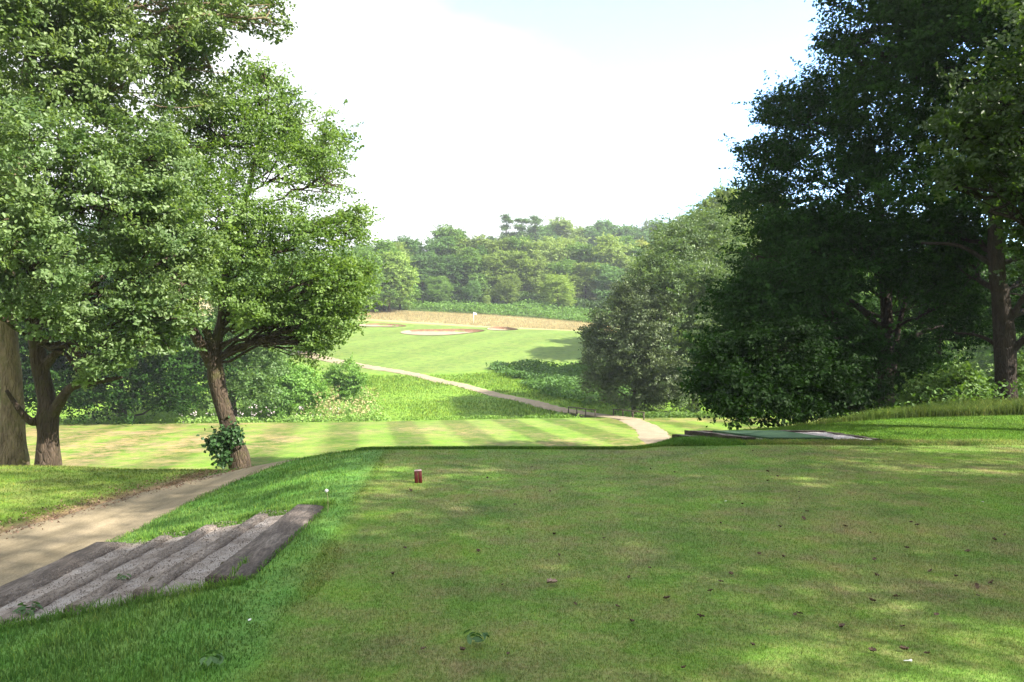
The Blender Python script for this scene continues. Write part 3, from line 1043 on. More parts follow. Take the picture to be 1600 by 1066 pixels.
T, B = rooted([(1384, 645, 27, 27), (1384, 610, 27, 22), (1382, 560, 27, 20), (1386, 500, 27, 18), (1378, 400, 27, 15), (1370, 280, 27, 11), (1350, 160, 27, 5)])
ex = [ptrunk([(1386, 600, 27, 14), (1398, 560, 27, 11), (1404, 510, 27, 8), (1420, 450, 26.8, 5)]), ptrunk([(1383, 520, 27, 10), (1330, 470, 26.5, 7), (1270, 460, 26, 4)]),
      ptrunk([(1384, 560, 27, 9), (1440, 520, 26.8, 6), (1500, 505, 26.5, 3)]), ptrunk([(1384, 585, 27, 8), (1320, 560, 26.4, 5), (1250, 555, 26, 3)])]
tree("spreading_tree", "broad dark tree filling the right of the view, trunk deep in shade", "tree", B, T,
     plobes([(1330, 165, 26.6, 78), (1262, 190, 27, 62), (1216, 178, 27, 34), (1203, 255, 27, 50), (1280, 285, 26.4, 90), (1178, 320, 26.6, 42), (1380, 280, 26.4, 100), (1250, 390, 25.6, 90),
             (1350, 410, 25.6, 95), (1180, 400, 25.8, 42), (1450, 400, 25.6, 85), (1190, 500, 24.6, 72), (1280, 505, 24.8, 80), (1130, 545, 24, 38), (1390, 490, 25, 62), (1480, 470, 25, 52),
             (1165, 595, 23.5, 52), (1240, 590, 23.6, 58), (1320, 570, 24.4, 52), (1110, 600, 23, 34), (1345, 620, 24, 34), (1290, 630, 23, 36), (1200, 440, 24.6, 62), (1150, 480, 24.4, 40), (1430, 560, 25, 40), (1395, 545, 24.6, 34), (1360, 520, 24.4, 40), (1420, 600, 25, 26), (1520, 520, 25, 32)], 0.8),
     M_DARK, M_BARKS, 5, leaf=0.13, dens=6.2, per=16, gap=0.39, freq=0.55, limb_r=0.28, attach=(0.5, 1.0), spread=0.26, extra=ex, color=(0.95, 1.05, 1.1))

for i, (lab, px0, d, L) in enumerate((  # two low crowned trees added to block light behind the right hand group
        ("dark bushy tree filling the shade left of the deeply shaded trunk", 1250, 33,
         [(1250, 500, 33, 90), (1180, 560, 32, 60), (1300, 580, 32, 62), (1230, 610, 31, 48), (1150, 620, 31, 40), (1200, 430, 33.5, 70), (1310, 630, 31, 36), (1340, 520, 33, 60), (1120, 570, 32, 40), (1270, 400, 34, 80), (1330, 650, 30.5, 28)]),
        ("dark bushy tree in the shade between the two right hand trunks", 1470, 36,
         [(1430, 500, 36, 70), (1480, 450, 36, 80), (1430, 590, 35, 50), (1400, 620, 34, 34), (1540, 450, 36, 70), (1610, 470, 36, 80), (1380, 560, 35, 50), (1480, 625, 34, 30)]))):
    x0 = (px0 - CX) / F_PX * d
    z0 = gz(x0, d)
    tree("broadleaf_tree", lab, "tree", (x0, d, z0), V([[x0, d, z0 - 0.2, 0.2], [x0 + .1, d, z0 + 1.5, 0.16], [x0 - .1, d, z0 + 4, 0.12], [x0, d, z0 + 7, 0.06]]),
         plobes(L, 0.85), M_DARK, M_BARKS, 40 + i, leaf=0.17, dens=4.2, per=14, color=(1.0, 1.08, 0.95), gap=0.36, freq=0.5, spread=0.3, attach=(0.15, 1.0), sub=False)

c0 = V([13.2, 14.6, 0.0])
c0[2] = gz(c0[0], c0[1])
tree("oak_tree", "brighter green oak boughs reaching in from the right edge", "tree", c0,
     V([[c0[0], c0[1], c0[2] - 0.2, 0.36], [c0[0], c0[1], 2, 0.28], [c0[0] - .2, c0[1], 5, 0.24], [c0[0] - .4, c0[1], 9, 0.14], [c0[0] - .5, c0[1], 13, 0.04]]),
     plobes([(1570, 160, 15.6, 85), (1510, 215, 15.6, 52), (1600, 290, 15.2, 92), (1545, 330, 15.4, 72), (1478, 290, 15.8, 30), (1690, 90, 15, 130), (1630, 400, 15.2, 55), (1720, 330, 14.6, 120),
             (1640, 0, 15.8, 80)], 0.85),
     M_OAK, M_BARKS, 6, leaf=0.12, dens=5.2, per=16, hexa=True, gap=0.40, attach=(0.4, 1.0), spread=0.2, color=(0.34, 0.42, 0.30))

# low bush at the corner of the plateau
x0, y0 = 7.7, 21.8
tree("shrub", "dense dark shrub reaching down to the grass beyond the artificial mat", "shrub", (x0, y0, gz(x0, y0)),
     V([[x0, y0, gz(x0, y0) - 0.2, 0.05], [x0, y0, gz(x0, y0) + 0.8, 0.04], [x0, y0, gz(x0, y0) + 1.5, 0.015]]),
     plobes([(1165, 615, 20.4, 36), (1215, 600, 21, 40), (1130, 585, 21, 26), (1275, 605, 21.4, 45), (1180, 550, 21.4, 36), (1125, 635, 19.8, 18), (1240, 540, 22, 48), (1155, 650, 19.2, 20), (1310, 625, 21.4, 30), (1100, 610, 21, 18), (1215, 645, 20, 26), (1260, 645, 20.6, 24), (1200, 600, 21.6, 50), (1150, 560, 22, 44), (1300, 580, 22.4, 44), (1110, 570, 22, 30), (1345, 640, 22, 20)]),
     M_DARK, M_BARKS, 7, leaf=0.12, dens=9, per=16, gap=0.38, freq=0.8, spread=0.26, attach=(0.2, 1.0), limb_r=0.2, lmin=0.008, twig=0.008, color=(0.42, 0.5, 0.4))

# --- trees on the right that stand outside the photograph and shade the tee
crown_src = None
for i, (x, y, s, rz) in enumerate(((14.4, 5.4, 1.17, 0.4), (14.0, -2.4, 1.2, 2.6), (12.4, -10.5, 1.2, 3.6), (25.0, 2.0, 1.1, 1.1))):
    if crown_src is None:
        rg = np.random.default_rng(77)
        lob = []
        for k in range(22):
            a = rg.random() * 6.28
            zz = 3.4 + 8.9 * rg.random() ** 0.62
            rad = 4.4 * math.sqrt(max(0.08, 1 - ((zz - 7.2) / 5.6) ** 2)) * (0.35 + 0.6 * rg.random())
            r = 1.5 + 0.7 * rg.random()
            lob.append((V([rad * math.cos(a), rad * math.sin(a), zz]), (r, r, r * 0.85)))
        tr = V([[0, 0, -0.2, 0.36], [0, 0, 1.5, 0.29], [0.1, 0, 4, 0.24], [0, 0.1, 8, 0.14], [0, 0, 12, 0.03]])
        t = tree("broadleaf_tree", "leafy tree beside the tee, outside the right edge of the view", "tree", (0, 0, 0), tr, lob, M_DARK, M_BARKS, 78, leaf=0.15, dens=2.1, per=13,
                 gap=0.435, spread=0.28, attach=(0.3, 1.0), group="trees that shade the tee")
        crown_src = t
    else:
        t = crown_src.copy()
        sc.collection.objects.link(t)
        for ch in list(crown_src.children):
            c = ch.copy()
            sc.collection.objects.link(c)
            c.parent = t
    t.location = (x, y, gz(x, y))
    t.rotation_euler = (0, 0, rz)
    t.scale = (s, s, s)

# --- the clump by the footbridge
def simple_trunk(x, y, h, r):
    z = gz(x, y)
    return V([[x, y, z - 0.3, r], [x, y, z + 0.2 * h, r * 0.8], [x + .1, y, z + 0.5 * h, r * 0.55], [x, y, z + 0.85 * h, r * 0.15]]), (x, y, z)


T, B = simple_trunk(15.5, 65, 14, 0.35)
tree("broadleaf_tree", "large round tree right of the footbridge, sunlit on its top and right side", "tree", B, T,
     plobes([(1060, 395, 66, 50), (1108, 385, 68, 58), (1022, 435, 64, 40), (1080, 455, 63, 62), (1140, 430, 65, 52), (1100, 520, 63, 70), (1000, 470, 64, 36), (1150, 520, 64, 62),
             (1050, 550, 63, 60), (1120, 590, 62, 52), (1075, 615, 62, 36), (1035, 500, 63, 45), (1160, 480, 66, 50)], 0.85),
     M_OAK, M_BARKD, 30, leaf=0.21, dens=3.4, per=14, gap=0.36, freq=0.45, spread=0.38, attach=(0.15, 1.0), sub=False, color=(0.80, 0.85, 0.92))
T, B = simple_trunk(9.9, 62.5, 8, 0.22)
tree("hawthorn_tree", "low dark thorn tree with pale tipped sprays just beyond the footbridge", "tree", B, T,
     plobes([(962, 515, 62, 40), (1000, 555, 61, 50), (942, 565, 62, 32), (1012, 500, 61, 42), (978, 605, 62, 36), (1040, 590, 61, 38), (928, 530, 63, 20), (985, 470, 63, 30), (935, 600, 62.5, 24), (1015, 625, 61, 26)], 0.9),
     M_THORN, M_BARKD, 31, leaf=0.17, dens=5.5, per=14, gap=0.34, freq=0.7, spread=0.32, attach=(0.15, 1.0), sub=False, color=(0.85, 0.95, 0.85))
T, B = simple_trunk(27, 82, 19, 0.35)
tree("poplar_tree", "tall pale tree rising behind the large round tree, with two loose spires", "tree", B, T,
     plobes([(1150, 360, 82, 42), (1180, 340, 82, 40), (1104, 328, 84, 16), (1100, 350, 84, 18), (1128, 312, 84, 15), (1146, 308, 84, 12), (1136, 335, 84, 22), (1160, 420, 80, 60), (1200, 430, 80, 70), (1140, 390, 82, 40), (1120, 365, 83, 28)], 1.1),
     M_FAR, M_BARKD, 32, leaf=0.26, dens=3.0, per=13, gap=0.36, freq=0.4, spread=0.42, attach=(0.3, 1.0), sub=False, color=(1.15, 1.2, 1.1))

# --- the far wood: a few kinds, copied
def far_kind(name, kind, seed, H=16.0):
    rg = np.random.default_rng(seed)
    lob = []
    if kind == 'round':
        for k in range(30):
            a = rg.random() * 6.28
            zz = H * (0.12 + 0.80 * rg.random())
            prof = math.sqrt(max(0.05, 1 - ((zz / H - 0.45) / 0.55) ** 2))
            rad = 0.36 * H * prof * (0.4 + 0.6 * rg.random())
            r = H * (0.07 + 0.085 * rg.random())
            lob.append((V([rad * math.cos(a), rad * math.sin(a), zz]), (r, r, r * 0.85)))
        lob.append((V([0, 0, H * 0.86]), (H * .13, H * .13, H * .12)))
        lob.append((V([0, 0, H * 0.48]), (H * .19, H * .19, H * .34)))
    elif kind == 'tall':
        for k in range(24):
            a = rg.random() * 6.28
            zz = H * (0.12 + 0.76 * rg.random())
            rad = 0.17 * H * (1.1 - 0.75 * zz / H) * (0.4 + 0.6 * rg.random())
            r = H * (0.045 + 0.045 * rg.random()) * (1.15 - 0.5 * zz / H)
            lob.append((V([rad * math.cos(a), rad * math.sin(a), zz]), (r, r, r * 1.25)))
        lob.append((V([0, 0, H * 0.92]), (H * .06, H * .06, H * .09)))
        lob.append((V([0, 0, H * 0.5]), (H * .13, H * .13, H * .38)))
    elif kind == 'bush':
        for k in range(22):
            a = rg.random() * 6.28
            zz = H * (0.12 + 0.72 * rg.random())
            rad = 0.42 * H * math.sqrt(max(0.05, 1 - (zz / H) ** 2)) * (0.35 + 0.6 * rg.random())
            r = H * (0.09 + 0.09 * rg.random())
            lob.append((V([rad * math.cos(a), rad * math.sin(a), zz]), (r, r, r * 0.8)))
        lob.append((V([0, 0, H * 0.45]), (H * .36, H * .36, H * .4)))
    else:   # pine: bare stem, flat tufts on top
        for k in range(14):
            a = rg.random() * 6.28
            zz = H * (0.56 + 0.41 * rg.random())
            rad = 0.085 * H * rg.random()
            r = H * (0.026 + 0.028 * rg.random())
            lob.append((V([rad * math.cos(a), rad * math.sin(a), zz]), (r * 1.3, r * 1.3, r * 0.7)))
    leaf = {'round': 0.44, 'tall': 0.38, 'bush': 0.34, 'pine': 0.36}[kind]
    dens = {'round': 1.7, 'tall': 2.4, 'bush': 2.6, 'pine': 3.0}[kind]
    cl, ends = crown(lob, leaf, dens, 15, rg, 0.34, 0.4, 0.45, False, 0.55, 0.25, 0.55)
    r0 = 0.02 * H
    T = V([[0, 0, -0.6, r0], [0, 0, H * 0.3, r0 * 0.8], [0.01 * H, 0, H * 0.6, r0 * 0.55], [0, 0, H * 0.88, r0 * 0.15]])
    wm = wood_mesh("trunk", T, lob[:8], [], rg, M_BARKD, 0.4, (0.3, 1.0), (), 7, False)
    return wm, cl.mesh("crown", M_FAR), H


KINDS = {k: [far_kind(k, k, 100 + 7 * i + j) for j in range(n)] for i, (k, n) in enumerate((('round', 4), ('tall', 3), ('bush', 3), ('pine', 3)))}
_used = {}


def far_tree(px, d, ytop, kind, label, name, cat="tree", group=None, color=(1, 1, 1), wide=1.0, hmin=3.0):
    x = (px - CX) / F_PX * d
    z = gz(x, d)
    h = max(hmin, EYE + (HOR - ytop) / F_PX * d - z)
    ks = KINDS[kind]
    wm, cm, H = ks[random.randrange(len(ks))]
    t = thing(name, label, cat, (x, d, z), group)
    s = h / H
    t.rotation_euler = (0, 0, random.random() * 6.28)
    t.scale = (s * wide, s * wide, s)
    obj("trunk", wm, t)
    c = obj("crown", cm, t)
    v = 0.88 + 0.24 * random.random()
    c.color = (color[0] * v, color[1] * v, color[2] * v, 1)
    return t


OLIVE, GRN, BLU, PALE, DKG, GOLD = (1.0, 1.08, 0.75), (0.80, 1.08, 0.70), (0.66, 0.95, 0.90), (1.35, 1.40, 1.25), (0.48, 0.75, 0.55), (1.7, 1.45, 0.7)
G1 = "trees of the far wood"
# front edge of the wood
for px, d, yt, k, lab, colr, w in ((685, 186, 428, 'bush', "rounded bright green bush in front of the dark gap in the far wood", GRN, 1.1),
                                   (737, 187, 437, 'bush', "small grey green bush second along the foot of the far wood", BLU, 1.0),
                                   (792, 186, 425, 'bush', "olive green bush in the middle of the foot of the far wood", OLIVE, 1.0),
                                   (872, 184, 424, 'bush', "broad yellow green bush at the right of the foot of the far wood", (1.25, 1.35, 0.85), 1.15),
                                   (760, 184, 462, 'bush', "tiny pale bush by the bracken below the far wood", PALE, 0.9),
                                   (640, 188, 440, 'bush', "dark low bush at the left end of the far wood", DKG, 1.0)):
    far_tree(px, d, yt, k, lab, "bush", "bush", None, colr, w)
row1 = [(625, 176, 388, 'tall', PALE), (600, 170, 382, 'round', GRN), (575, 165, 392, 'round', GRN), (660, 196, 402, 'round', BLU), (700, 196, 398, 'round', DKG), (735, 197, 392, 'round', GRN), (752, 200, 385, 'tall', DKG),
        (775, 198, 395, 'round', OLIVE), (810, 198, 398, 'round', OLIVE), (845, 197, 402, 'tall', PALE), (880, 198, 408, 'round', GRN), (915, 197, 410, 'round', OLIVE), (945, 196, 412, 'round', BLU), (985, 196, 415, 'round', OLIVE)]
row2 = [(560, 196, 385, 'round', BLU), (610, 205, 378, 'round', OLIVE), (640, 214, 374, 'round', DKG), (680, 214, 372, 'round', BLU), (706, 218, 358, 'round', GRN), (722, 222, 362, 'tall', DKG), (748, 216, 374, 'round', OLIVE), (785, 216, 374, 'round', OLIVE),
        (815, 220, 370, 'round', GRN), (850, 216, 374, 'round', PALE), (885, 222, 376, 'round', OLIVE), (918, 214, 380, 'round', GRN), (955, 212, 374, 'round', PALE), (985, 218, 384, 'round', GRN), (1010, 222, 382, 'tall', GOLD), (1045, 214, 392, 'round', OLIVE)]
ridge = [(850, 300, 352, 'round', BLU), (882, 305, 346, 'round', OLIVE), (905, 312, 355, 'tall', PALE), (930, 318, 352, 'round', BLU), (955, 316, 349, 'round', BLU), (985, 318, 352, 'round', BLU), (1012, 316, 346, 'tall', OLIVE),
         (1035, 314, 348, 'round', BLU), (1062, 316, 344, 'round', OLIVE), (1090, 320, 348, 'round', BLU), (1120, 318, 350, 'round', OLIVE), (830, 306, 362, 'round', OLIVE), (805, 300, 368, 'round', PALE), (770, 290, 372, 'round', GRN), (870, 260, 372, 'round', PALE), (1000, 265, 376, 'round', GOLD), (960, 262, 372, 'round', GRN)]
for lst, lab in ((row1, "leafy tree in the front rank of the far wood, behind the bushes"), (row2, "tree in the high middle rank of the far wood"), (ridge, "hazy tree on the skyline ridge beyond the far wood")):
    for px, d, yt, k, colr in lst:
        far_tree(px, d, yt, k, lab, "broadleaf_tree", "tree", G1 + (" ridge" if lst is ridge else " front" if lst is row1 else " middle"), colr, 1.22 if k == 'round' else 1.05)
for px, lab, yt in ((791, "leftmost of the three thin pines standing above the far wood", 335), (814, "middle one of the three thin pines above the far wood", 337), (837, "rightmost of the three thin pines above the far wood", 337)):
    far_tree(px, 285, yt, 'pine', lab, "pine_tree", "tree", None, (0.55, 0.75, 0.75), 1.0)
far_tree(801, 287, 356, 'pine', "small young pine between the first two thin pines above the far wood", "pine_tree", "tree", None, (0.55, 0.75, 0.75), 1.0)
# the wood goes on behind the near trees on both sides
for i, px in enumerate(list(range(-150, 560, 62)) + list(range(1080, 1900, 62))):
    far_tree(px, 200 + 14 * random.random(), 375 + 14 * random.random(), ('round', 'round', 'tall')[i % 3], "tree of the far wood showing only through gaps in the near trees", "broadleaf_tree", "tree",
             "trees of the far wood behind near crowns", random.choice((GRN, OLIVE, BLU)), 1.5)
# trees along the right of the fairway whose shadows fall across it
for px, d, yt in ((1056, 101, 374), (1092, 108, 368), (1130, 114, 366), (1120, 98, 392), (1180, 104, 380), (1215, 112, 395), (1240, 92, 400), (1330, 84, 420), (1430, 78, 440), (1520, 86, 430), (1600, 74, 440), (1260, 122, 400)):
    far_tree(px, d, yt, 'round', "tree beside the fairway hidden behind the dark trees on the right", "broadleaf_tree", "tree", "trees right of the fairway", GRN, 1.1)
# pale tree at the left end of the fairway
far_tree(608, 166, 392, 'round', "pale green tree at the left end of the dry grass band", "broadleaf_tree", "tree", None, (1.25, 1.4, 1.0), 1.05)
far_tree(552, 152, 388, 'round', "mid green tree behind the crown of the leaning tree", "broadleaf_tree", "tree", None, GRN, 1.0)
far_tree(478, 108, 400, 'bush', "green tree left of the pale gravel bend, mostly behind the leaning tree", "broadleaf_tree", "tree", None, GRN, 1.0)


# ------------------------------------------------------------------ ground cover
def stuff(name, me, label, cat, color=(1, 1, 1)):
    o = obj(name, me)
    tag(o, label, cat, None, "stuff")
    o.color = (*color, 1)
    return o


def blade_mesh(name, x, y, h, w, lean=0.5, seg=1, rg=rng, zoff=0.0, colmul=None):
    n = len(x)
    z = ground(x, y) + zoff
    for S, cut in ((S_NEAR, 0.05),):
        z = z - cut * (1 - sm(-0.25, 0.0, path_dist(x, y, S)))
    col, dry, dcol = zones(x, y)
    if colmul is not None:
        col = col * colmul
    th = rg.random(n) * 2 * np.pi
    ax = np.stack([np.cos(th), np.sin(th), np.zeros(n)], 1)
    ph = rg.random(n) * 2 * np.pi
    le = np.stack([np.cos(ph), np.sin(ph), np.zeros(n)], 1) * (rg.random(n) * lean * h)[:, None]
    P = np.stack([x, y, z - 0.004], 1)
    h = np.broadcast_to(h, n)
    w = np.broadcast_to(w, n)
    up = np.zeros((n, 3))
    up[:, 2] = h
    var = rg.random(n)
    if seg == 1:
        v = np.stack([P - ax * w[:, None] * .5, P + ax * w[:, None] * .5, P + up + le], 1).reshape(-1, 3)
        f = [(np.arange(n)[:, None] * 3 + V([0, 1, 2]))]
        k = 3
    else:
        m = P + up * 0.6 + le * 0.3
        v = np.stack([P - ax * w[:, None] * .5, P + ax * w[:, None] * .5, m + ax * w[:, None] * .4, m - ax * w[:, None] * .4, P + up * 0.95 + le * 1.2], 1).reshape(-1, 3)
        i = np.arange(n)[:, None] * 5
        f = [i + V([0, 1, 2, 3]), i + V([3, 2, 4])]
        k = 5
    return mesh_from(name, v, f, M_BLADE, {"col": ('c', np.repeat(col, k, 0)), "dry": ('f', np.repeat(dry, k)), "drycol": ('c', np.repeat(dcol, k, 0)), "var": ('f', np.repeat(var, k))})


def wedge(n, y0, y1, x0, x1, rg, margin=1.5):
    """random ground points, thinning out with distance like the view does"""
    y = y0 * (y1 / y0) ** rg.random(n)
    k = 0.70
    x = (rg.random(n) * 2 - 1) * (k * y + margin)
    m = (x > x0) & (x < x1)
    return x[m], y[m]


rg = np.random.default_rng(200)
x, y = wedge(750000, 3.0, 17.0, -6, 14, rg)
m = (x > x_tee(y) + 0.02) & (y < y_edge(x) + 0.4)
x, y = x[m], y[m]
d = y
me = blade_mesh("tee_grass", x, y, 0.010 + 0.011 * rg.random(len(x)) + 0.0005 * d, 0.0020 + 0.00034 * d, 0.9, 1, rg)
stuff("tee_grass", me, "short mown grass of the flat tee in the foreground", "grass")

x, y = wedge(330000, 3.0, 15.5, -9, 2, rg, 2.5)
u = x_tee(y) - x
inst = (x > -4.36) & (x < -1.95) & (y > ST_Y0 + 0.03) & (y < ST_Y1)
m = (u > -0.25 * noise2(x, y, 1.3, 29)) & (u < 3.4) & ~inst & (path_dist(x, y, S_NEAR) > -0.10 * noise2(x, y, 3.0, 31))
x, y = x[m], y[m]
cl_n = noise2(x, y, 5.0, 30)
h = (0.022 + 0.036 * rg.random(len(x))) * (0.5 + 1.0 * cl_n) * (0.45 + 0.55 * sm(0.0, 0.7, x_tee(y) - x + 0.35 * (cl_n - 0.5)))
me = blade_mesh("bank_grass", x, y, h, 0.004 + 0.0004 * y, 0.8, 2, rg)
stuff("bank_grass", me, "longer lush grass on the bank between the tee and the path", "grass")

x, y = wedge(330000, 6.0, 17.5, -20, -3, rg, 9.0)
u = x_tee(y) - x
m = (u > 3.0) & (path_dist(x, y, S_NEAR) > 0.02 + 0.35 * noise2(x, y, 2.0, 33))
x, y = x[m], y[m]
me = blade_mesh("lawn_grass", x, y, 0.015 + 0.03 * rg.random(len(x)), 0.006 + 0.0006 * y, 0.9, 1, rg)
stuff("lawn_grass", me, "sunlit lawn grass left of the tarmac path", "grass")

x = 2.6 + 13 * rg.random(110000)
y = 12.6 + 9 * rg.random(110000)
m = (y < y_edge(x) + 2.0) & (y > np.where(x > 3.2, 13.0, 13.1) + 0.4 * noise2(x, y, 1.2, 35)) & ~((x > 3.5 + (15 - y) * 0.6 - 0.15) & (x < 6.6) & (y > 13.75) & (y < 15.2))
x, y = x[m], y[m]
me = blade_mesh("lawn_grass", x, y, 0.02 + 0.035 * rg.random(len(x)), 0.011, 0.9, 1, rg)
stuff("lawn_grass", me, "rougher lawn grass around the artificial mat and towards the right hand trees", "grass")

n = 1900
tt_ = rg.integers(20, 115, n)
Sd = S_NEAR[np.clip(tt_, 0, len(S_NEAR) - 1)]
Tn = unit(np.gradient(S_NEAR[:, :2], axis=0))[np.clip(tt_, 0, len(S_NEAR) - 1)]
offn = Sd[:, 2] * 0.5 - 0.12 + 0.62 * rg.random(n) ** 1.6
x = Sd[:, 0] - Tn[:, 1] * offn + 0.12 * rg.normal(size=n)
y = Sd[:, 1] + Tn[:, 0] * offn + 0.12 * rg.normal(size=n)
P = np.stack([x, y, ground(x, y) + 0.012 + 0.01 * rg.random(n)], 1)
cl = Cloud()
cl.add(*leaves(P, unit(rg.normal(size=(n, 3)) * 0.5 + V([0, 0, 1.0])), 0.022 + 0.03 * rg.random(n), 0.02, rg.random(n), False, 0.0, rg, 0.3))
stuff("leaf_litter", cl.mesh("leaf_litter", M_LITTER), "brown leaf litter along the far edge of the tarmac path", "leaf litter")
# tufts growing over both ends of the steps
n = 7000
x = -4.5 + 2.62 * rg.random(n)
e_ = rg.random(n) < 0.62
y = np.where(e_, ST_Y0 - 0.10 + 0.30 * rg.random(n) * (0.25 + 1.2 * noise2(x, x * 0, 2.2, 90)), ST_Y1 + 0.12 - 0.22 * rg.random(n) * (0.3 + noise2(x, x * 0, 2.6, 91)))
ok = ~(x < np.where(e_, -4.3, -4.0)) & ~(e_ & (x > -2.3) & (y > ST_Y0 + 0.05))
x, y = x[ok], y[ok]
zo = np.where((y > ST_Y0) & (y < ST_Y1), 0.12, 0.0)
me = blade_mesh("edge_grass", x, y, 0.03 + 0.045 * rg.random(len(x)), 0.006, 1.1, 2, rg, zo, V([1.25, 1.2, 1.1]))
stuff("edge_grass", me, "grass tufts growing over the ends of the sleeper steps", "grass")
# fringe along the far lip of the tee
x = -2.6 + 11.5 * rg.random(46000)
fw_ = rg.random(46000)
y = y_edge(np.minimum(x, 2.4)) - 0.5 + 0.7 * fw_ - 0.25 * (noise2(x, x * 0, 1.1, 34) - 0.5)
kp = rg.random(46000) < 1 - sm(6.0, 8.9, x)
x, y = x[kp], y[kp]
me = blade_mesh("fringe_grass", x, y, 0.02 + 0.04 * rg.random(len(x)), 0.010, 0.8, 2, rg)
stuff("fringe_grass", me, "uncut fringe of grass along the far lip of the tee", "grass")

# tall pale grass in front of the right hand trees
x = 5.6 + 15 * rg.random(34000)
y = np.interp(x, [5, 8, 10, 12, 14, 20], [17.4, 18.2, 18.8, 19.2, 19.4, 20]) + 1.7 * rg.random(len(x)) ** 1.4
hh = (0.10 + 0.30 * rg.random(len(x))) * np.interp(x, [5.5, 9, 13], [0.5, 0.85, 1.1]) * (0.5 + noise2(x, y, 0.9, 37))
me = blade_mesh("tall_grass", x, y, hh, 0.014, 0.7, 2, rg, 0, V([0.95, 0.72, 1.2]))
stuff("tall_grass", me, "tall seeding grass along the foot of the right hand trees", "grass")

# rough of the far side of the gully
x = -22 + 44 * rg.random(70000)
y = 60 + 38 * rg.random(70000)
m = (path_dist(x, y, S_FAR) > 0.15) & (y < 92 + 3.0 * np.sin(x * 0.12)) & (np.abs(x) < 0.62 * y)
x, y = x[m], y[m]
me = blade_mesh("rough_grass", x, y, (0.06 + 0.26 * rg.random(len(x))) * (0.2 + 1.2 * noise2(x, y, 0.25, 39)), 0.06, 1.2, 2, rg)
stuff("rough_grass", me, "bright uncut grass on the far slope of the gully around the gravel path", "grass")

x = -45 + 90 * rg.random(90000)
y = 145 + 28 * rg.random(90000)
gz_ok = (y > 147 - 0.10 * x) & (y < 171 - 0.22 * x)
x, y = x[gz_ok], y[gz_ok]
me = blade_mesh("hay_grass", x, y, 0.15 + 0.3 * rg.random(len(x)), 0.05, 0.9, 1, rg)
stuff("hay_grass", me, "band of dry golden grass behind the green", "grass")


def cover(name, label, cat, x, y, hmax, leaf, mat, rg, color=(1, 1, 1), per=10, flat=0.5, spread=0.25, base=0.0):
    z = ground(x, y)
    n = len(x)
    k = np.repeat(np.arange(n), per)
    N = len(k)
    hh = hmax[k] if np.ndim(hmax) else hmax
    P = np.stack([x[k] + rg.normal(size=N) * spread, y[k] + rg.normal(size=N) * spread, z[k] + base + hh * rg.random(N) ** 0.7], 1)
    nr = unit(V([0, -0.25, flat]) + rg.normal(size=(N, 3)) * 0.6)
    cv = rg.random(n)
    cl = Cloud()
    sz = leaf * (0.6 + 0.8 * rg.random(N))
    cl.add(*leaves(P, nr, sz, sz * 0.5, 0.5 * cv[k] + 0.5 * rg.random(N), False, 0.3, rg))
    return stuff(name, cl.mesh(name, mat), label, cat, color)


# bracken below the wood
x = -75 + 150 * rg.random(5200)
y = 165 + 30 * rg.random(5200)
m = (y > 169.5 - 0.22 * x) & (y < 188)
x, y = x[m], y[m]
cover("bracken", "band of bracken along the foot of the far wood", "bracken", x, y, 0.3 + 2.2 * noise2(x, y, 0.16, 41) ** 1.3, 0.55, M_FERN, rg, (1, 1.1, 0.9), 9, 0.8, 0.5)
x = -80 + 160 * rg.random(3200)
y = 186 + 12 * rg.random(3200)
cover("undergrowth", "dark scrub under the first trees of the far wood", "undergrowth", x, y, 1.2 + 3.0 * noise2(x, y, 0.12, 42), 0.7, M_FERN, rg, (0.45, 0.5, 0.45), 10, 0.6, 0.6)
# bracken on the bank right of the path
x = -4 + 18 * rg.random(1500)
y = 72 + 26 * rg.random(1500)
m = (path_dist(x, y, S_FAR) > 0.6) & (x > -0.35 * (y - 86)) & (y < 95 - 0.15 * x) & (y > np.interp(x, [-4, 2, 8, 14], [84, 76, 71, 70])) & (noise2(x, y, 0.3, 43) > 0.30)
x, y = x[m], y[m]
cover("bracken", "dark bracken on the shaded bank above the gravel path", "bracken", x, y, 0.3 + 1.1 * noise2(x, y, 0.35, 44), 0.34, M_FERN, rg, (0.72, 0.85, 0.8), 22, 0.8, 0.35)
# wild plants on the near side of the gully, left
x = -34 + 26 * rg.random(3600)
y = 53.2 + 19 * rg.random(3600)
m = (x < -8.6 - (y - 53) * 0.26 + 1.6 * (noise2(x, y, 0.4, 46) - 0.5)) & (path_dist(x, y, S_FAR) > 1.0)
x, y = x[m], y[m]
cover("undergrowth", "tangle of wild plants and nettles filling the gully left of the open grass", "undergrowth", x, y, 0.5 + 1.9 * noise2(x, y, 0.28, 47) * sm(0, 6, y - 52), 0.20, M_FERN, rg, (1.65, 1.55, 1.5), 26, 0.5, 0.33)
m = (x > -17) & (noise2(x, y, 0.5, 48) > 0.66)
xx, yy = x[m], y[m]
cover("dry_stalks", "straw coloured seed stalks among the gully plants", "grass", xx, yy, 1.9, 0.20, M_STRAW, rg, (1, 1, 1), 7, 0.1, 0.3, 0.5)
# flowers among the undergrowth
x = -36 + 24 * rg.random(260)
y = 53.2 + 3.5 * rg.random(260)
z = ground(x, y) + 0.7 + 0.7 * rg.random(260)
cl = Cloud()
k = np.repeat(np.arange(260), 5)
P = np.stack([x, y, z], 1)[k] + rg.normal(size=(len(k), 3)) * 0.08
cl.add(*leaves(P, unit(rg.normal(size=(len(k), 3)) + V([0, -0.5, 0.5])), 0.09, 0.12, rg.random(len(k)), False, 0.2, rg))
stuff("wild_flowers", cl.mesh("wild_flowers", M_FLOWER), "pale pink and white flowers dotted along the edge of the gully plants", "flowers")
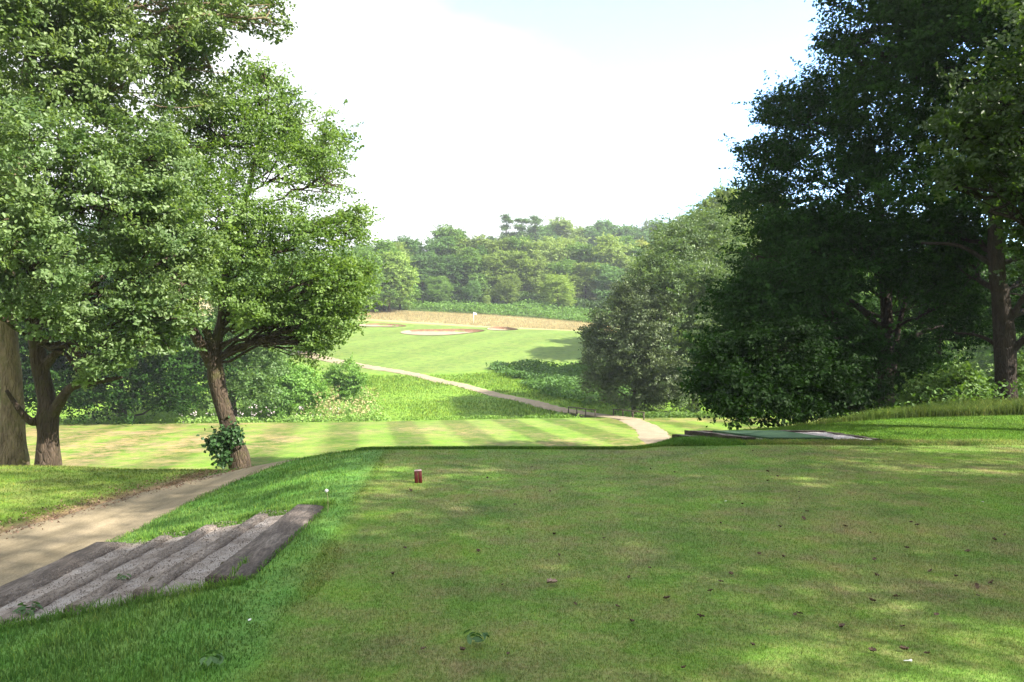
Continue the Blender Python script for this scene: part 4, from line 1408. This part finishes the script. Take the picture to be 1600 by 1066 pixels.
# weeds at the far edge of the lawn, right
x = 9.5 + 9 * rg.random(420)
y = 57.5 + 2.5 * rg.random(420)
m = path_dist(x, y, S_LAWN) > 0.5
x, y = x[m], y[m]
cover("undergrowth", "low weeds along the far lawn edge right of the footbridge", "undergrowth", x, y, 0.2 + 0.8 * noise2(x, y, 0.6, 51), 0.16, M_FERN, rg, (1.1, 1.1, 1.0), 18, 0.5, 0.2)
x = -8 + 13 * rg.random(500)
y = y_gully(x) + 0.4 + 2.0 * rg.random(500)
cover("undergrowth", "low weeds on the lip of the gully below the open grass", "undergrowth", x, y, 0.15 + 0.35 * noise2(x, y, 0.6, 52), 0.14, M_FERN, rg, (1.3, 1.3, 0.9), 12, 0.5, 0.2)
# understorey on the right
x = 9.0 + 12 * rg.random(700)
y = 20.5 + 9 * rg.random(700)
cover("undergrowth", "shaded undergrowth beneath the right hand trees", "undergrowth", x, y, 0.25 + 0.9 * noise2(x, y, 0.5, 53), 0.13, M_FERN, rg, (0.7, 0.8, 0.7), 20, 0.5, 0.2)
for (px, py, d, r, lab) in ((1500, 605, 21.6, 32, "leafy sapling bush left of the slim reddish trunk"), (1445, 622, 22.4, 26, "small leafy bush between the two right hand trunks"), (1590, 590, 23.5, 28, "bush behind the slim reddish trunk at the right edge")):
    p = at(px, py, d)
    z0 = gz(p[0], p[1])
    tree("shrub", lab, "shrub", (p[0], p[1], z0), V([[p[0], p[1], z0 - 0.1, 0.04], [p[0], p[1], z0 + 0.5, 0.03], [p[0], p[1], p[2] + 0.2, 0.01]]),
         plobes([(px, py, d, r), (px - r * .7, py + r * .5, d, r * .6), (px + r * .7, py + r * .45, d, r * .6), (px + 4, py - r * .6, d, r * .5)]), M_FERN, M_BARKD, int(px), leaf=0.12, dens=10, per=12, gap=0.36, freq=1.2, spread=0.17, attach=(0.2, 1.0))
# shrub on the gully bank
for (px, py, d, r, lab, colr) in ((430, 590, 62, 34, "grey green shrub in the gully plants right of the leaning trunk", (1.5, 1.6, 1.55)), (540, 585, 70, 24, "small bushy shrub at the right end of the gully plants", (1.3, 1.4, 1.15)),
                                  (470, 600, 64, 30, "leafy shrub in the middle of the gully plants", (1.5, 1.6, 1.4))):
    p = at(px, py, d)
    z0 = gz(p[0], p[1])
    tree("shrub", lab, "shrub", (p[0], p[1], z0), V([[p[0], p[1], z0 - 0.1, 0.06], [p[0], p[1], z0 + 0.7, 0.04], [p[0], p[1], z0 + 2.0, 0.01]]),
         plobes([(px, py, d, r), (px - r * .8, py + r * .4, d, r * .7), (px + r * .8, py + r * .5, d, r * .6), (px, py + r, d, r * .8)]), M_FERN, M_BARKD, int(px), leaf=0.2, dens=4.5, per=13, gap=0.34, freq=0.6, spread=0.3, attach=(0.2, 1.0), sub=False, color=colr)


# ------------------------------------------------------------------ sleeper steps
def sleeper_mesh(L, w, h, rg, mat):
    """weathered timber along y, top at z=0"""
    n, m = 44, 5
    ys_ = np.linspace(-L / 2, L / 2, n)
    sec = V([[-w / 2, -h], [-w / 2, -0.025], [-w / 2 + 0.02, -0.003], [-w / 6, 0], [w / 6, 0.002], [w / 2 - 0.02, -0.003], [w / 2, -0.025], [w / 2, -h]])
    k = len(sec)
    v = np.zeros((n, k, 3))
    for j in range(k):
        v[:, j, 0] = sec[j, 0] + 0.012 * (noise2(ys_ * 3, np.full(n, j * 5.0), 1.0, 61 + rg.integers(50)) - 0.5)
        v[:, j, 1] = ys_
        v[:, j, 2] = sec[j, 1] + 0.018 * (noise2(ys_ * 4, np.full(n, j * 5.0), 1.0, 81 + rg.integers(50)) - 0.5)
    v = v.reshape(-1, 3)
    I = np.arange(n - 1)[:, None] * k + np.arange(k)[None, :]
    J = np.arange(n - 1)[:, None] * k + (np.arange(k)[None, :] + 1) % k
    q = np.stack([I, J, J + k, I + k], -1).reshape(-1, 4)
    e0 = np.arange(k)[None, ::-1]
    e1 = (np.arange(k) + (n - 1) * k)[None, :]
    return mesh_from("sleeper", v, [q, np.concatenate([e0, e1])], mat)


steps = thing("timber_steps", "worn sleeper and gravel steps leading down from the tee to the path", "steps", (STEP_X[2], 6.75, STEP_Z[2]))
o0 = V([STEP_X[2], 6.75, STEP_Z[2]])
rg = np.random.default_rng(300)
yc = 0.5 * (ST_Y0 + ST_Y1)
tilt = [0.03, -0.01, 0.012, -0.012, 0.006]
for i, (sx, sz) in enumerate(zip(STEP_X, STEP_Z)):
    s = obj("sleeper", sleeper_mesh(2.56, (0.30, 0.15, 0.15, 0.16, 0.34)[i], 0.16, rg, M_SLEEPER if i in (0, 4) else M_SLEEPERW), steps, (sx - o0[0], yc - o0[1], sz - o0[2]))
    s.rotation_euler = (0, (0.06, -0.03, 0.02, -0.03, 0.03)[i], tilt[i])
    if i in (0, 4):
        s["label"] = "broad dark sleeper with worn top"
for i in range(4):
    xa, xb = STEP_X[i] - 0.10, STEP_X[i + 1] - 0.02
    n, m = 60, 14
    Yg, Xg = np.meshgrid(np.linspace(ST_Y0 + 0.02, ST_Y1 - 0.02, n), np.linspace(xa, xb, m), indexing='ij')
    tt = (Xg - xa) / (xb - xa)
    Zg = STEP_Z[i + 1] + 0.035 * (1 - tt) + 0.004 - 0.014 * tt - 0.028 + 0.024 * (noise2(Xg, Yg, 2.6, 70 + i).reshape(Xg.shape) - 0.5) + 0.012 * (noise2(Xg, Yg, 14, 75 + i).reshape(Xg.shape) - 0.5)
    I = np.arange(n - 1)[:, None] * m + np.arange(m - 1)[None, :]
    q = np.stack([I, I + 1, I + m + 1, I + m], -1).reshape(-1, 4)
    vv = np.stack([Xg.ravel() - o0[0], Yg.ravel() - o0[1], Zg.ravel() - o0[2]], 1)
    # thickness: a skirt down to the bed
    ring = np.concatenate([np.arange(m), np.arange(1, n) * m + m - 1, (n - 1) * m + np.arange(m - 2, -1, -1), np.arange(n - 2, 0, -1) * m])
    lowv = vv[ring] - V([0, 0, 0.2])
    k = len(ring)
    b0 = len(vv)
    sk = np.stack([ring, b0 + np.arange(k), b0 + (np.arange(k) + 1) % k, np.roll(ring, -1)], 1)
    obj("gravel_tread", mesh_from("gravel_tread", np.concatenate([vv, lowv]), [np.concatenate([q, sk])], M_GRAVEL, None, True), steps)
for (px, py) in ((350, 890), (238, 914)):
    h = hit(px, py + 4, f=ground_raw)
    mb = MB()
    mb.tube([[0, 0, -0.15], [0, 0, 0.02], [0.003, 0, 0.05], [0.003, 0.002, 0.065]], [0.032, 0.032, 0.03, 0.02], 9, True, 0.1)
    obj("stake", mb.mesh("stake", M_STAKE), steps, (h[0] - o0[0], h[1] - o0[1], h[2] - o0[2] + 0.01))
# loose chippings on the treads are countless
n = 4500
x = -4.15 + 2.0 * rg.random(n)
y = ST_Y0 + 0.05 + 2.5 * rg.random(n)
zi = np.interp(-x, [2.1, 2.2, 2.6, 2.7, 3.1, 3.2, 3.6, 3.7, 4.2], [0.02, -0.06, -0.07, -0.17, -0.19, -0.28, -0.30, -0.37, -0.40])
cl = Cloud()
P = np.stack([x, y, zi + 0.012 + 0.012 * rg.random(n)], 1)
cl.add(*leaves(P, unit(rg.normal(size=(n, 3)) + V([0, 0, 0.8])), 0.006 + 0.010 * rg.random(n), 0.010, rg.random(n), False, 0, rg, 0.8))
stuff("chippings", cl.mesh("chippings", M_GRAVEL), "loose stone chippings scattered over the steps", "gravel")

# ------------------------------------------------------------------ artificial tee mat on the right
ZM = 0.0


def skew(a, b, z):
    """a along the back edge 0..1, b from back (0) to front (1)"""
    bx = 3.56 + a * 2.5
    fx = 4.30 + a * 2.15
    return V([bx + (fx - bx) * b, 15.0 - 1.25 * b, z])


def slab(a0, a1, b0, b1, z0, z1, name, mat, parent, nx_=14, ny_=10, rough=0.0, seed=0):
    A, Bm = np.meshgrid(np.linspace(a0, a1, nx_), np.linspace(b0, b1, ny_), indexing='ij')
    p = np.stack([skew(a, b, z1) for a, b in zip(A.ravel(), Bm.ravel())])
    p[:, 2] += rough * (noise2(p[:, 0], p[:, 1], 9, seed) - 0.5)
    low = np.stack([skew(a, b, z0) for a, b in zip(A.ravel(), Bm.ravel())])
    I = np.arange(nx_ - 1)[:, None] * ny_ + np.arange(ny_ - 1)[None, :]
    q = np.stack([I, I + ny_, I + ny_ + 1, I + 1], -1).reshape(-1, 4)
    ring = np.concatenate([np.arange(ny_), np.arange(1, nx_) * ny_ + ny_ - 1, (nx_ - 1) * ny_ + np.arange(ny_ - 2, -1, -1), np.arange(nx_ - 2, 0, -1) * ny_])
    k = len(ring)
    n0 = len(p)
    sk = np.stack([ring, n0 + np.arange(k), n0 + (np.arange(k) + 1) % k, np.roll(ring, -1)], 1)
    o = V(parent.location) if parent else 0
    return obj(name, mesh_from(name, np.concatenate([p, low[ring]]) - o, [np.concatenate([q, sk])], mat), parent)


base = thing("mat_tee", "sleeper edged gravel bed carrying the artificial mat on the right", "tee bed", (4.9, 14.4, -0.1))
slab(-0.085, 0.0, 0.02, 1.06, -0.35, 0.075, "sleeper", M_SLEEPER, base, 6, 24, 0.02, 3)
slab(-0.20, -0.09, 0.06, 1.0, -0.35, 0.0, "sleeper", M_SLEEPER, base, 6, 24, 0.02, 5)
slab(0.0, 1.03, -0.07, 0.0, -0.35, 0.06, "sleeper", M_SLEEPER, base, 40, 4, 0.015, 7)
slab(1.0, 1.06, 0.005, 1.06, -0.35, 0.045, "sleeper", M_SLEEPER, base, 5, 24, 0.02, 9)
slab(0.001, 0.999, 0.001, 1.05, -0.35, 0.03, "gravel_bed", M_GRAVELP, base, 60, 26, 0.03, 11)
mat_o = slab(0.13, 0.66, 0.03, 1.03, 0.035, 0.07, "turf_mat", M_MAT, None, 30, 20, 0.006, 13)
tag(mat_o, "flat dark green artificial mat lying on the gravel bed", "mat")

# ------------------------------------------------------------------ tee marker, dandelion, flag, bridge
h = hit(654, 754.5)
mk = thing("tee_marker", "short red wooden tee marker with a paler pink top standing on the tee", "tee marker", tuple(h))
mb = MB()
w = 0.043
for k, dx in enumerate((-0.0235, 0.0235)):
    mb.box((dx - 0.0215, -0.043, -0.02), (dx + 0.0215, 0.043, 0.142), None, 0.006)
b_ = obj("body", mb.mesh("body", M_RED), mk)
mb = MB()
mb.box((-0.044, -0.042, 0.1425), (0.044, 0.042, 0.152), None, 0.005)
t_ = obj("top", mb.mesh("top", M_REDTOP), mk)
mk.rotation_euler = (0.0, -0.06, 0.12)

h = hit(512, 803)
dn = thing("dandelion", "single dandelion clock on a tall stalk at the top of the steps", "dandelion", tuple(h))
mb = MB()
mb.tube([[0, 0, -0.01], [0.004, 0, 0.06], [0.003, 0, 0.13], [-0.004, 0, 0.19], [-0.010, 0, 0.212]], [0.0036, 0.0034, 0.003, 0.0026, 0.0024], 7)
obj("stem", mb.mesh("stem", M_STEM, True), dn)
n = 420
d3 = unit(rng.normal(size=(n, 3)))
P = V([-0.011, 0, 0.226]) + d3 * 0.016
cl = Cloud()
cl.add(*leaves(P, d3, 0.010, 0.010, rng.random(n), False, 0, rng, 0.1))
n = 160
d3 = unit(rng.normal(size=(n, 3)))
cl.add(*leaves(V([-0.011, 0, 0.226]) + d3 * 0.007, unit(np.cross(d3, rng.normal(size=(n, 3)))), 0.014, 0.002, rng.random(n), False, 0, rng, 0.1))
obj("seed_head", cl.mesh("seed_head", M_SEED), dn)

h = hit(740, 506)
fl = thing("flagstick", "white flagstick with a small white flag on the far green", "flag", tuple(h))
mb = MB()
mb.tube([[0, 0, -0.3], [0, 0, 2.3]], [0.035, 0.03], 8)
obj("pole", mb.mesh("pole", M_WHITE), fl)
xs_ = np.linspace(0, 0.55, 9)
zs_ = np.linspace(1.85, 2.28, 5)
Xf, Zf = np.meshgrid(xs_, zs_, indexing='ij')
Yf = 0.05 * np.sin(Xf * 11) * Xf * 2
Zf = Zf - 0.25 * Xf
I = np.arange(8)[:, None] * 5 + np.arange(4)[None, :]
q = np.stack([I, I + 1, I + 6, I + 5], -1).reshape(-1, 4)
obj("flag", mesh_from("flag", np.stack([Xf.ravel() + 0.03, Yf.ravel(), Zf.ravel()], 1), [q], M_WHITE, None, True), fl)

pa, pb = V([*S_LAWN[-1, :2], 0]), V([*S_FAR[0, :2], 0])
pa[2], pb[2] = gz(pa[0], pa[1]), gz(pb[0], pb[1])
br = thing("footbridge", "small plank footbridge with low rails where the path crosses the gully", "footbridge", tuple(0.5 * (pa + pb)))
mid = 0.5 * (pa + pb)
ax = unit(pb - pa)
side = unit(V([-ax[1], ax[0], 0]))
Lb = np.linalg.norm(pb - pa)
mb = MB()
Mx = V([ax, side, np.cross(ax, side)]).T
nb = 34
for k in range(nb):
    a = -Lb / 2 - 0.3 + k * (Lb + 0.6) / nb
    mb.box((a, -0.85, -0.05), (a + (Lb + 0.6) / nb - 0.02, 0.85, 0.02 + 0.006 * (k % 2)), (Mx, (0, 0, 0.04)), 0.006)
obj("deck", mb.mesh("deck", M_PATHF), br)
mb = MB()
for sd in (-0.7, 0.7):
    mb.box((-Lb / 2 - 0.4, sd - 0.1, -0.35), (Lb / 2 + 0.4, sd + 0.1, -0.052), (Mx, (0, 0, 0.04)), 0.01)
obj("beam", mb.mesh("beam", M_RAIL), br)
for sd, lo, hi in ((0.98, -0.1 * Lb, 0.5 * Lb), (-0.98, -0.52 * Lb, 0.0)):
    for k in range(4):
        a = lo + (hi - lo) * k / 3
        mb = MB()
        mb.tube([Mx @ V([a, sd, -0.6]), Mx @ V([a, sd, 0.0]), Mx @ V([a, sd, 0.55])], [0.06, 0.055, 0.05], 7)
        obj("post", mb.mesh("post", M_RAIL), br)
    mb = MB()
    mb.tube([Mx @ V([lo - 0.15, sd, 0.53]), Mx @ V([0.5 * (lo + hi), sd, 0.55]), Mx @ V([hi + 0.15, sd, 0.53])], [0.045] * 3, 7)
    obj("rail", mb.mesh("rail", M_RAIL), br)


# ------------------------------------------------------------------ dead leaves and scraps on the tee
def curled_leaf(L, W, rg, curl=0.5):
    n, m = 9, 5
    a, b = np.meshgrid(np.linspace(-1, 1, n), np.linspace(-1, 1, m), indexing='ij')
    wid = (1 - a ** 2) ** 0.6 * (1 + 0.18 * np.sin(a * 9))
    x = a * L / 2
    y = b * W / 2 * wid
    z = curl * W * (0.45 * b ** 2 * wid + 0.35 * a ** 2) + 0.08 * W * rg.normal(size=a.shape) + 0.004
    I = np.arange(n - 1)[:, None] * m + np.arange(m - 1)[None, :]
    q = np.stack([I, I + m, I + m + 1, I + 1], -1).reshape(-1, 4)
    v = np.stack([x.ravel(), y.ravel(), z.ravel()], 1)
    k = len(v)
    v2 = np.concatenate([v, v - V([0, 0, 0.0012])])
    return v2, np.concatenate([q, q[:, ::-1] + k])


rg = np.random.default_rng(400)
lm = []
for k in range(5):
    v, q = curled_leaf(0.062 + 0.02 * rg.random(), 0.036 + 0.012 * rg.random(), rg, 0.5 + 0.5 * rg.random())
    lm.append(mesh_from("fallen_leaf", v, [q], M_DEAD))
C8 = [(265, 78), (352, 91), (632, 14), (764, 27), (684, 88), (720, 107), (685, 121), (797, 162), (798, 184), (825, 232), (594, 206), (813, 259), (728, 287), (961, 286), (516, 275), (1197, 272), (1219, 282), (1051, 309), (1493, 335), (1532, 317),
      (1182, 366), (1399, 377), (655, 385), (1065, 405), (1266, 447), (1357, 469), (1484, 489), (1430, 503), (1435, 537), (263, 438), (553, 459), (480, 519), (325, 545), (517, 488), (147, 575), (1143, 542), (1073, 463), (1058, 556), (797, 602),
      (1167, 650), (1058, 735), (950, 647), (1172, 730), (100, 330), (190, 470), (385, 797), (445, 614), (740, 395), (1287, 605), (1255, 745), (200, 632), (630, 715), (785, 604), (1150, 540)]
C3 = [(673, 93), (472, 143), (120, 199), (755, 203), (596, 265), (95, 467), (427, 482), (797, 495), (775, 400), (870, 722), (565, 950), (355, 937), (40, 583), (615, 3), (180, 930), (540, 635)]
spots = [(900 + a * 0.4375, 700 + b * 0.4373) for a, b in C8] + [(600 + a * 0.3432, 700 + b * 0.3432) for a, b in C3]
for i, (px, py) in enumerate(spots):
    h = hit(px, py)
    o = obj("fallen_leaf", lm[i % 5], None, (h[0], h[1], h[2] + 0.012))
    o.rotation_euler = (rg.normal() * 0.25, rg.normal() * 0.25, rg.random() * 6.28)
    s = 0.42 + 0.3 * rg.random()
    o.scale = (s, s, s)
    tag(o, "curled brown dead leaf lying on the mown grass of the tee", "dead leaf", "dead leaves on the tee")
v, q = curled_leaf(0.085, 0.06, rg, 0.8)
h = hit(862, 916)
o = obj("fallen_leaf", mesh_from("fallen_leaf", v, [q], M_DEADP), None, (h[0], h[1], h[2] + 0.014))
o.rotation_euler = (0.1, 0.1, 0.5)
tag(o, "pale buff dead leaf, the largest one on the tee", "dead leaf")
h = hit(1418, 1040)
pg = thing("golf_tee", "white golf tee peg lying on the grass at lower right", "golf tee", (h[0], h[1], h[2] + 0.018))
mb = MB()
mb.tube([[-0.028, 0, 0], [-0.02, 0, 0], [0.014, 0, 0], [0.021, 0, 0], [0.026, 0, 0]], [0.0012, 0.0026, 0.003, 0.006, 0.0068], 10)
obj("peg", mb.mesh("peg", M_WHITE, True), pg)
pg.rotation_euler = (0, 0.15, 0.4)
for i, (px, py, lab) in enumerate(((1134, 787, "white scrap on the tee at the edge of the sunny patches"), (1535, 788, "small white scrap far to the right on the tee"), (1096, 711, "white scrap near the far edge of the tee"), (390, 985, "pale scrap on the longer grass below the steps"))):
    h = hit(px, py)
    v, q = curled_leaf(0.034, 0.014, rg, 0.5)
    o = obj("scrap", mesh_from("scrap", v, [q], M_WHITE), None, (h[0], h[1], h[2] + (0.02 if i < 3 else 0.05)))
    o.rotation_euler = (0.1, 0, rg.random() * 3)
    tag(o, lab, "scrap")
# broad leaved weeds
for i, (px, py, r, lab) in enumerate(((40, 962, 0.10, "broad leaved weed at the lower left foot of the steps"), (192, 913, 0.06, "little green weed growing out of the gravel steps"), (743, 1010, 0.07, "flat green weed in the mown grass at lower middle"), (330, 1045, 0.07, "dock leaf weed in the longer grass at lower left"))):
    h = hit(px, py, f=ground_raw)
    n = 12
    th = np.arange(n) * 2.4
    P = np.stack([np.cos(th) * r * (0.3 + 0.6 * rg.random(n)), np.sin(th) * r * (0.3 + 0.6 * rg.random(n)), 0.015 + 0.04 * rg.random(n)], 1)
    cl = Cloud()
    cl.add(*leaves(P, unit(np.stack([np.cos(th), np.sin(th), np.full(n, 1.4)], 1)), r * 0.8, r * 0.42, rg.random(n), True, 0.1, rg, 0.3))
    o = obj("weed", cl.mesh("weed", M_WEED), None, (h[0], h[1], h[2] + 0.012))
    tag(o, lab, "weed")

# ------------------------------------------------------------------ the air
hz, t_, ns, ls = new_mat("haze")
out = ns.new("ShaderNodeOutputMaterial")
pv = ns.new("ShaderNodeVolumePrincipled")
pv.inputs['Color'].default_value = (0.82, 0.90, 1.0, 1)
pv.inputs['Density'].default_value = 0.0004
pv.inputs['Anisotropy'].default_value = 0.0
ls.new(pv.outputs[0], out.inputs['Volume'])
mb = MB()
mb.box((-720, -130, -12), (720, 720, 90))
o = obj("haze", mb.mesh("haze", hz))
tag(o, "thin pale summer haze over the whole course", "haze", None, "stuff")
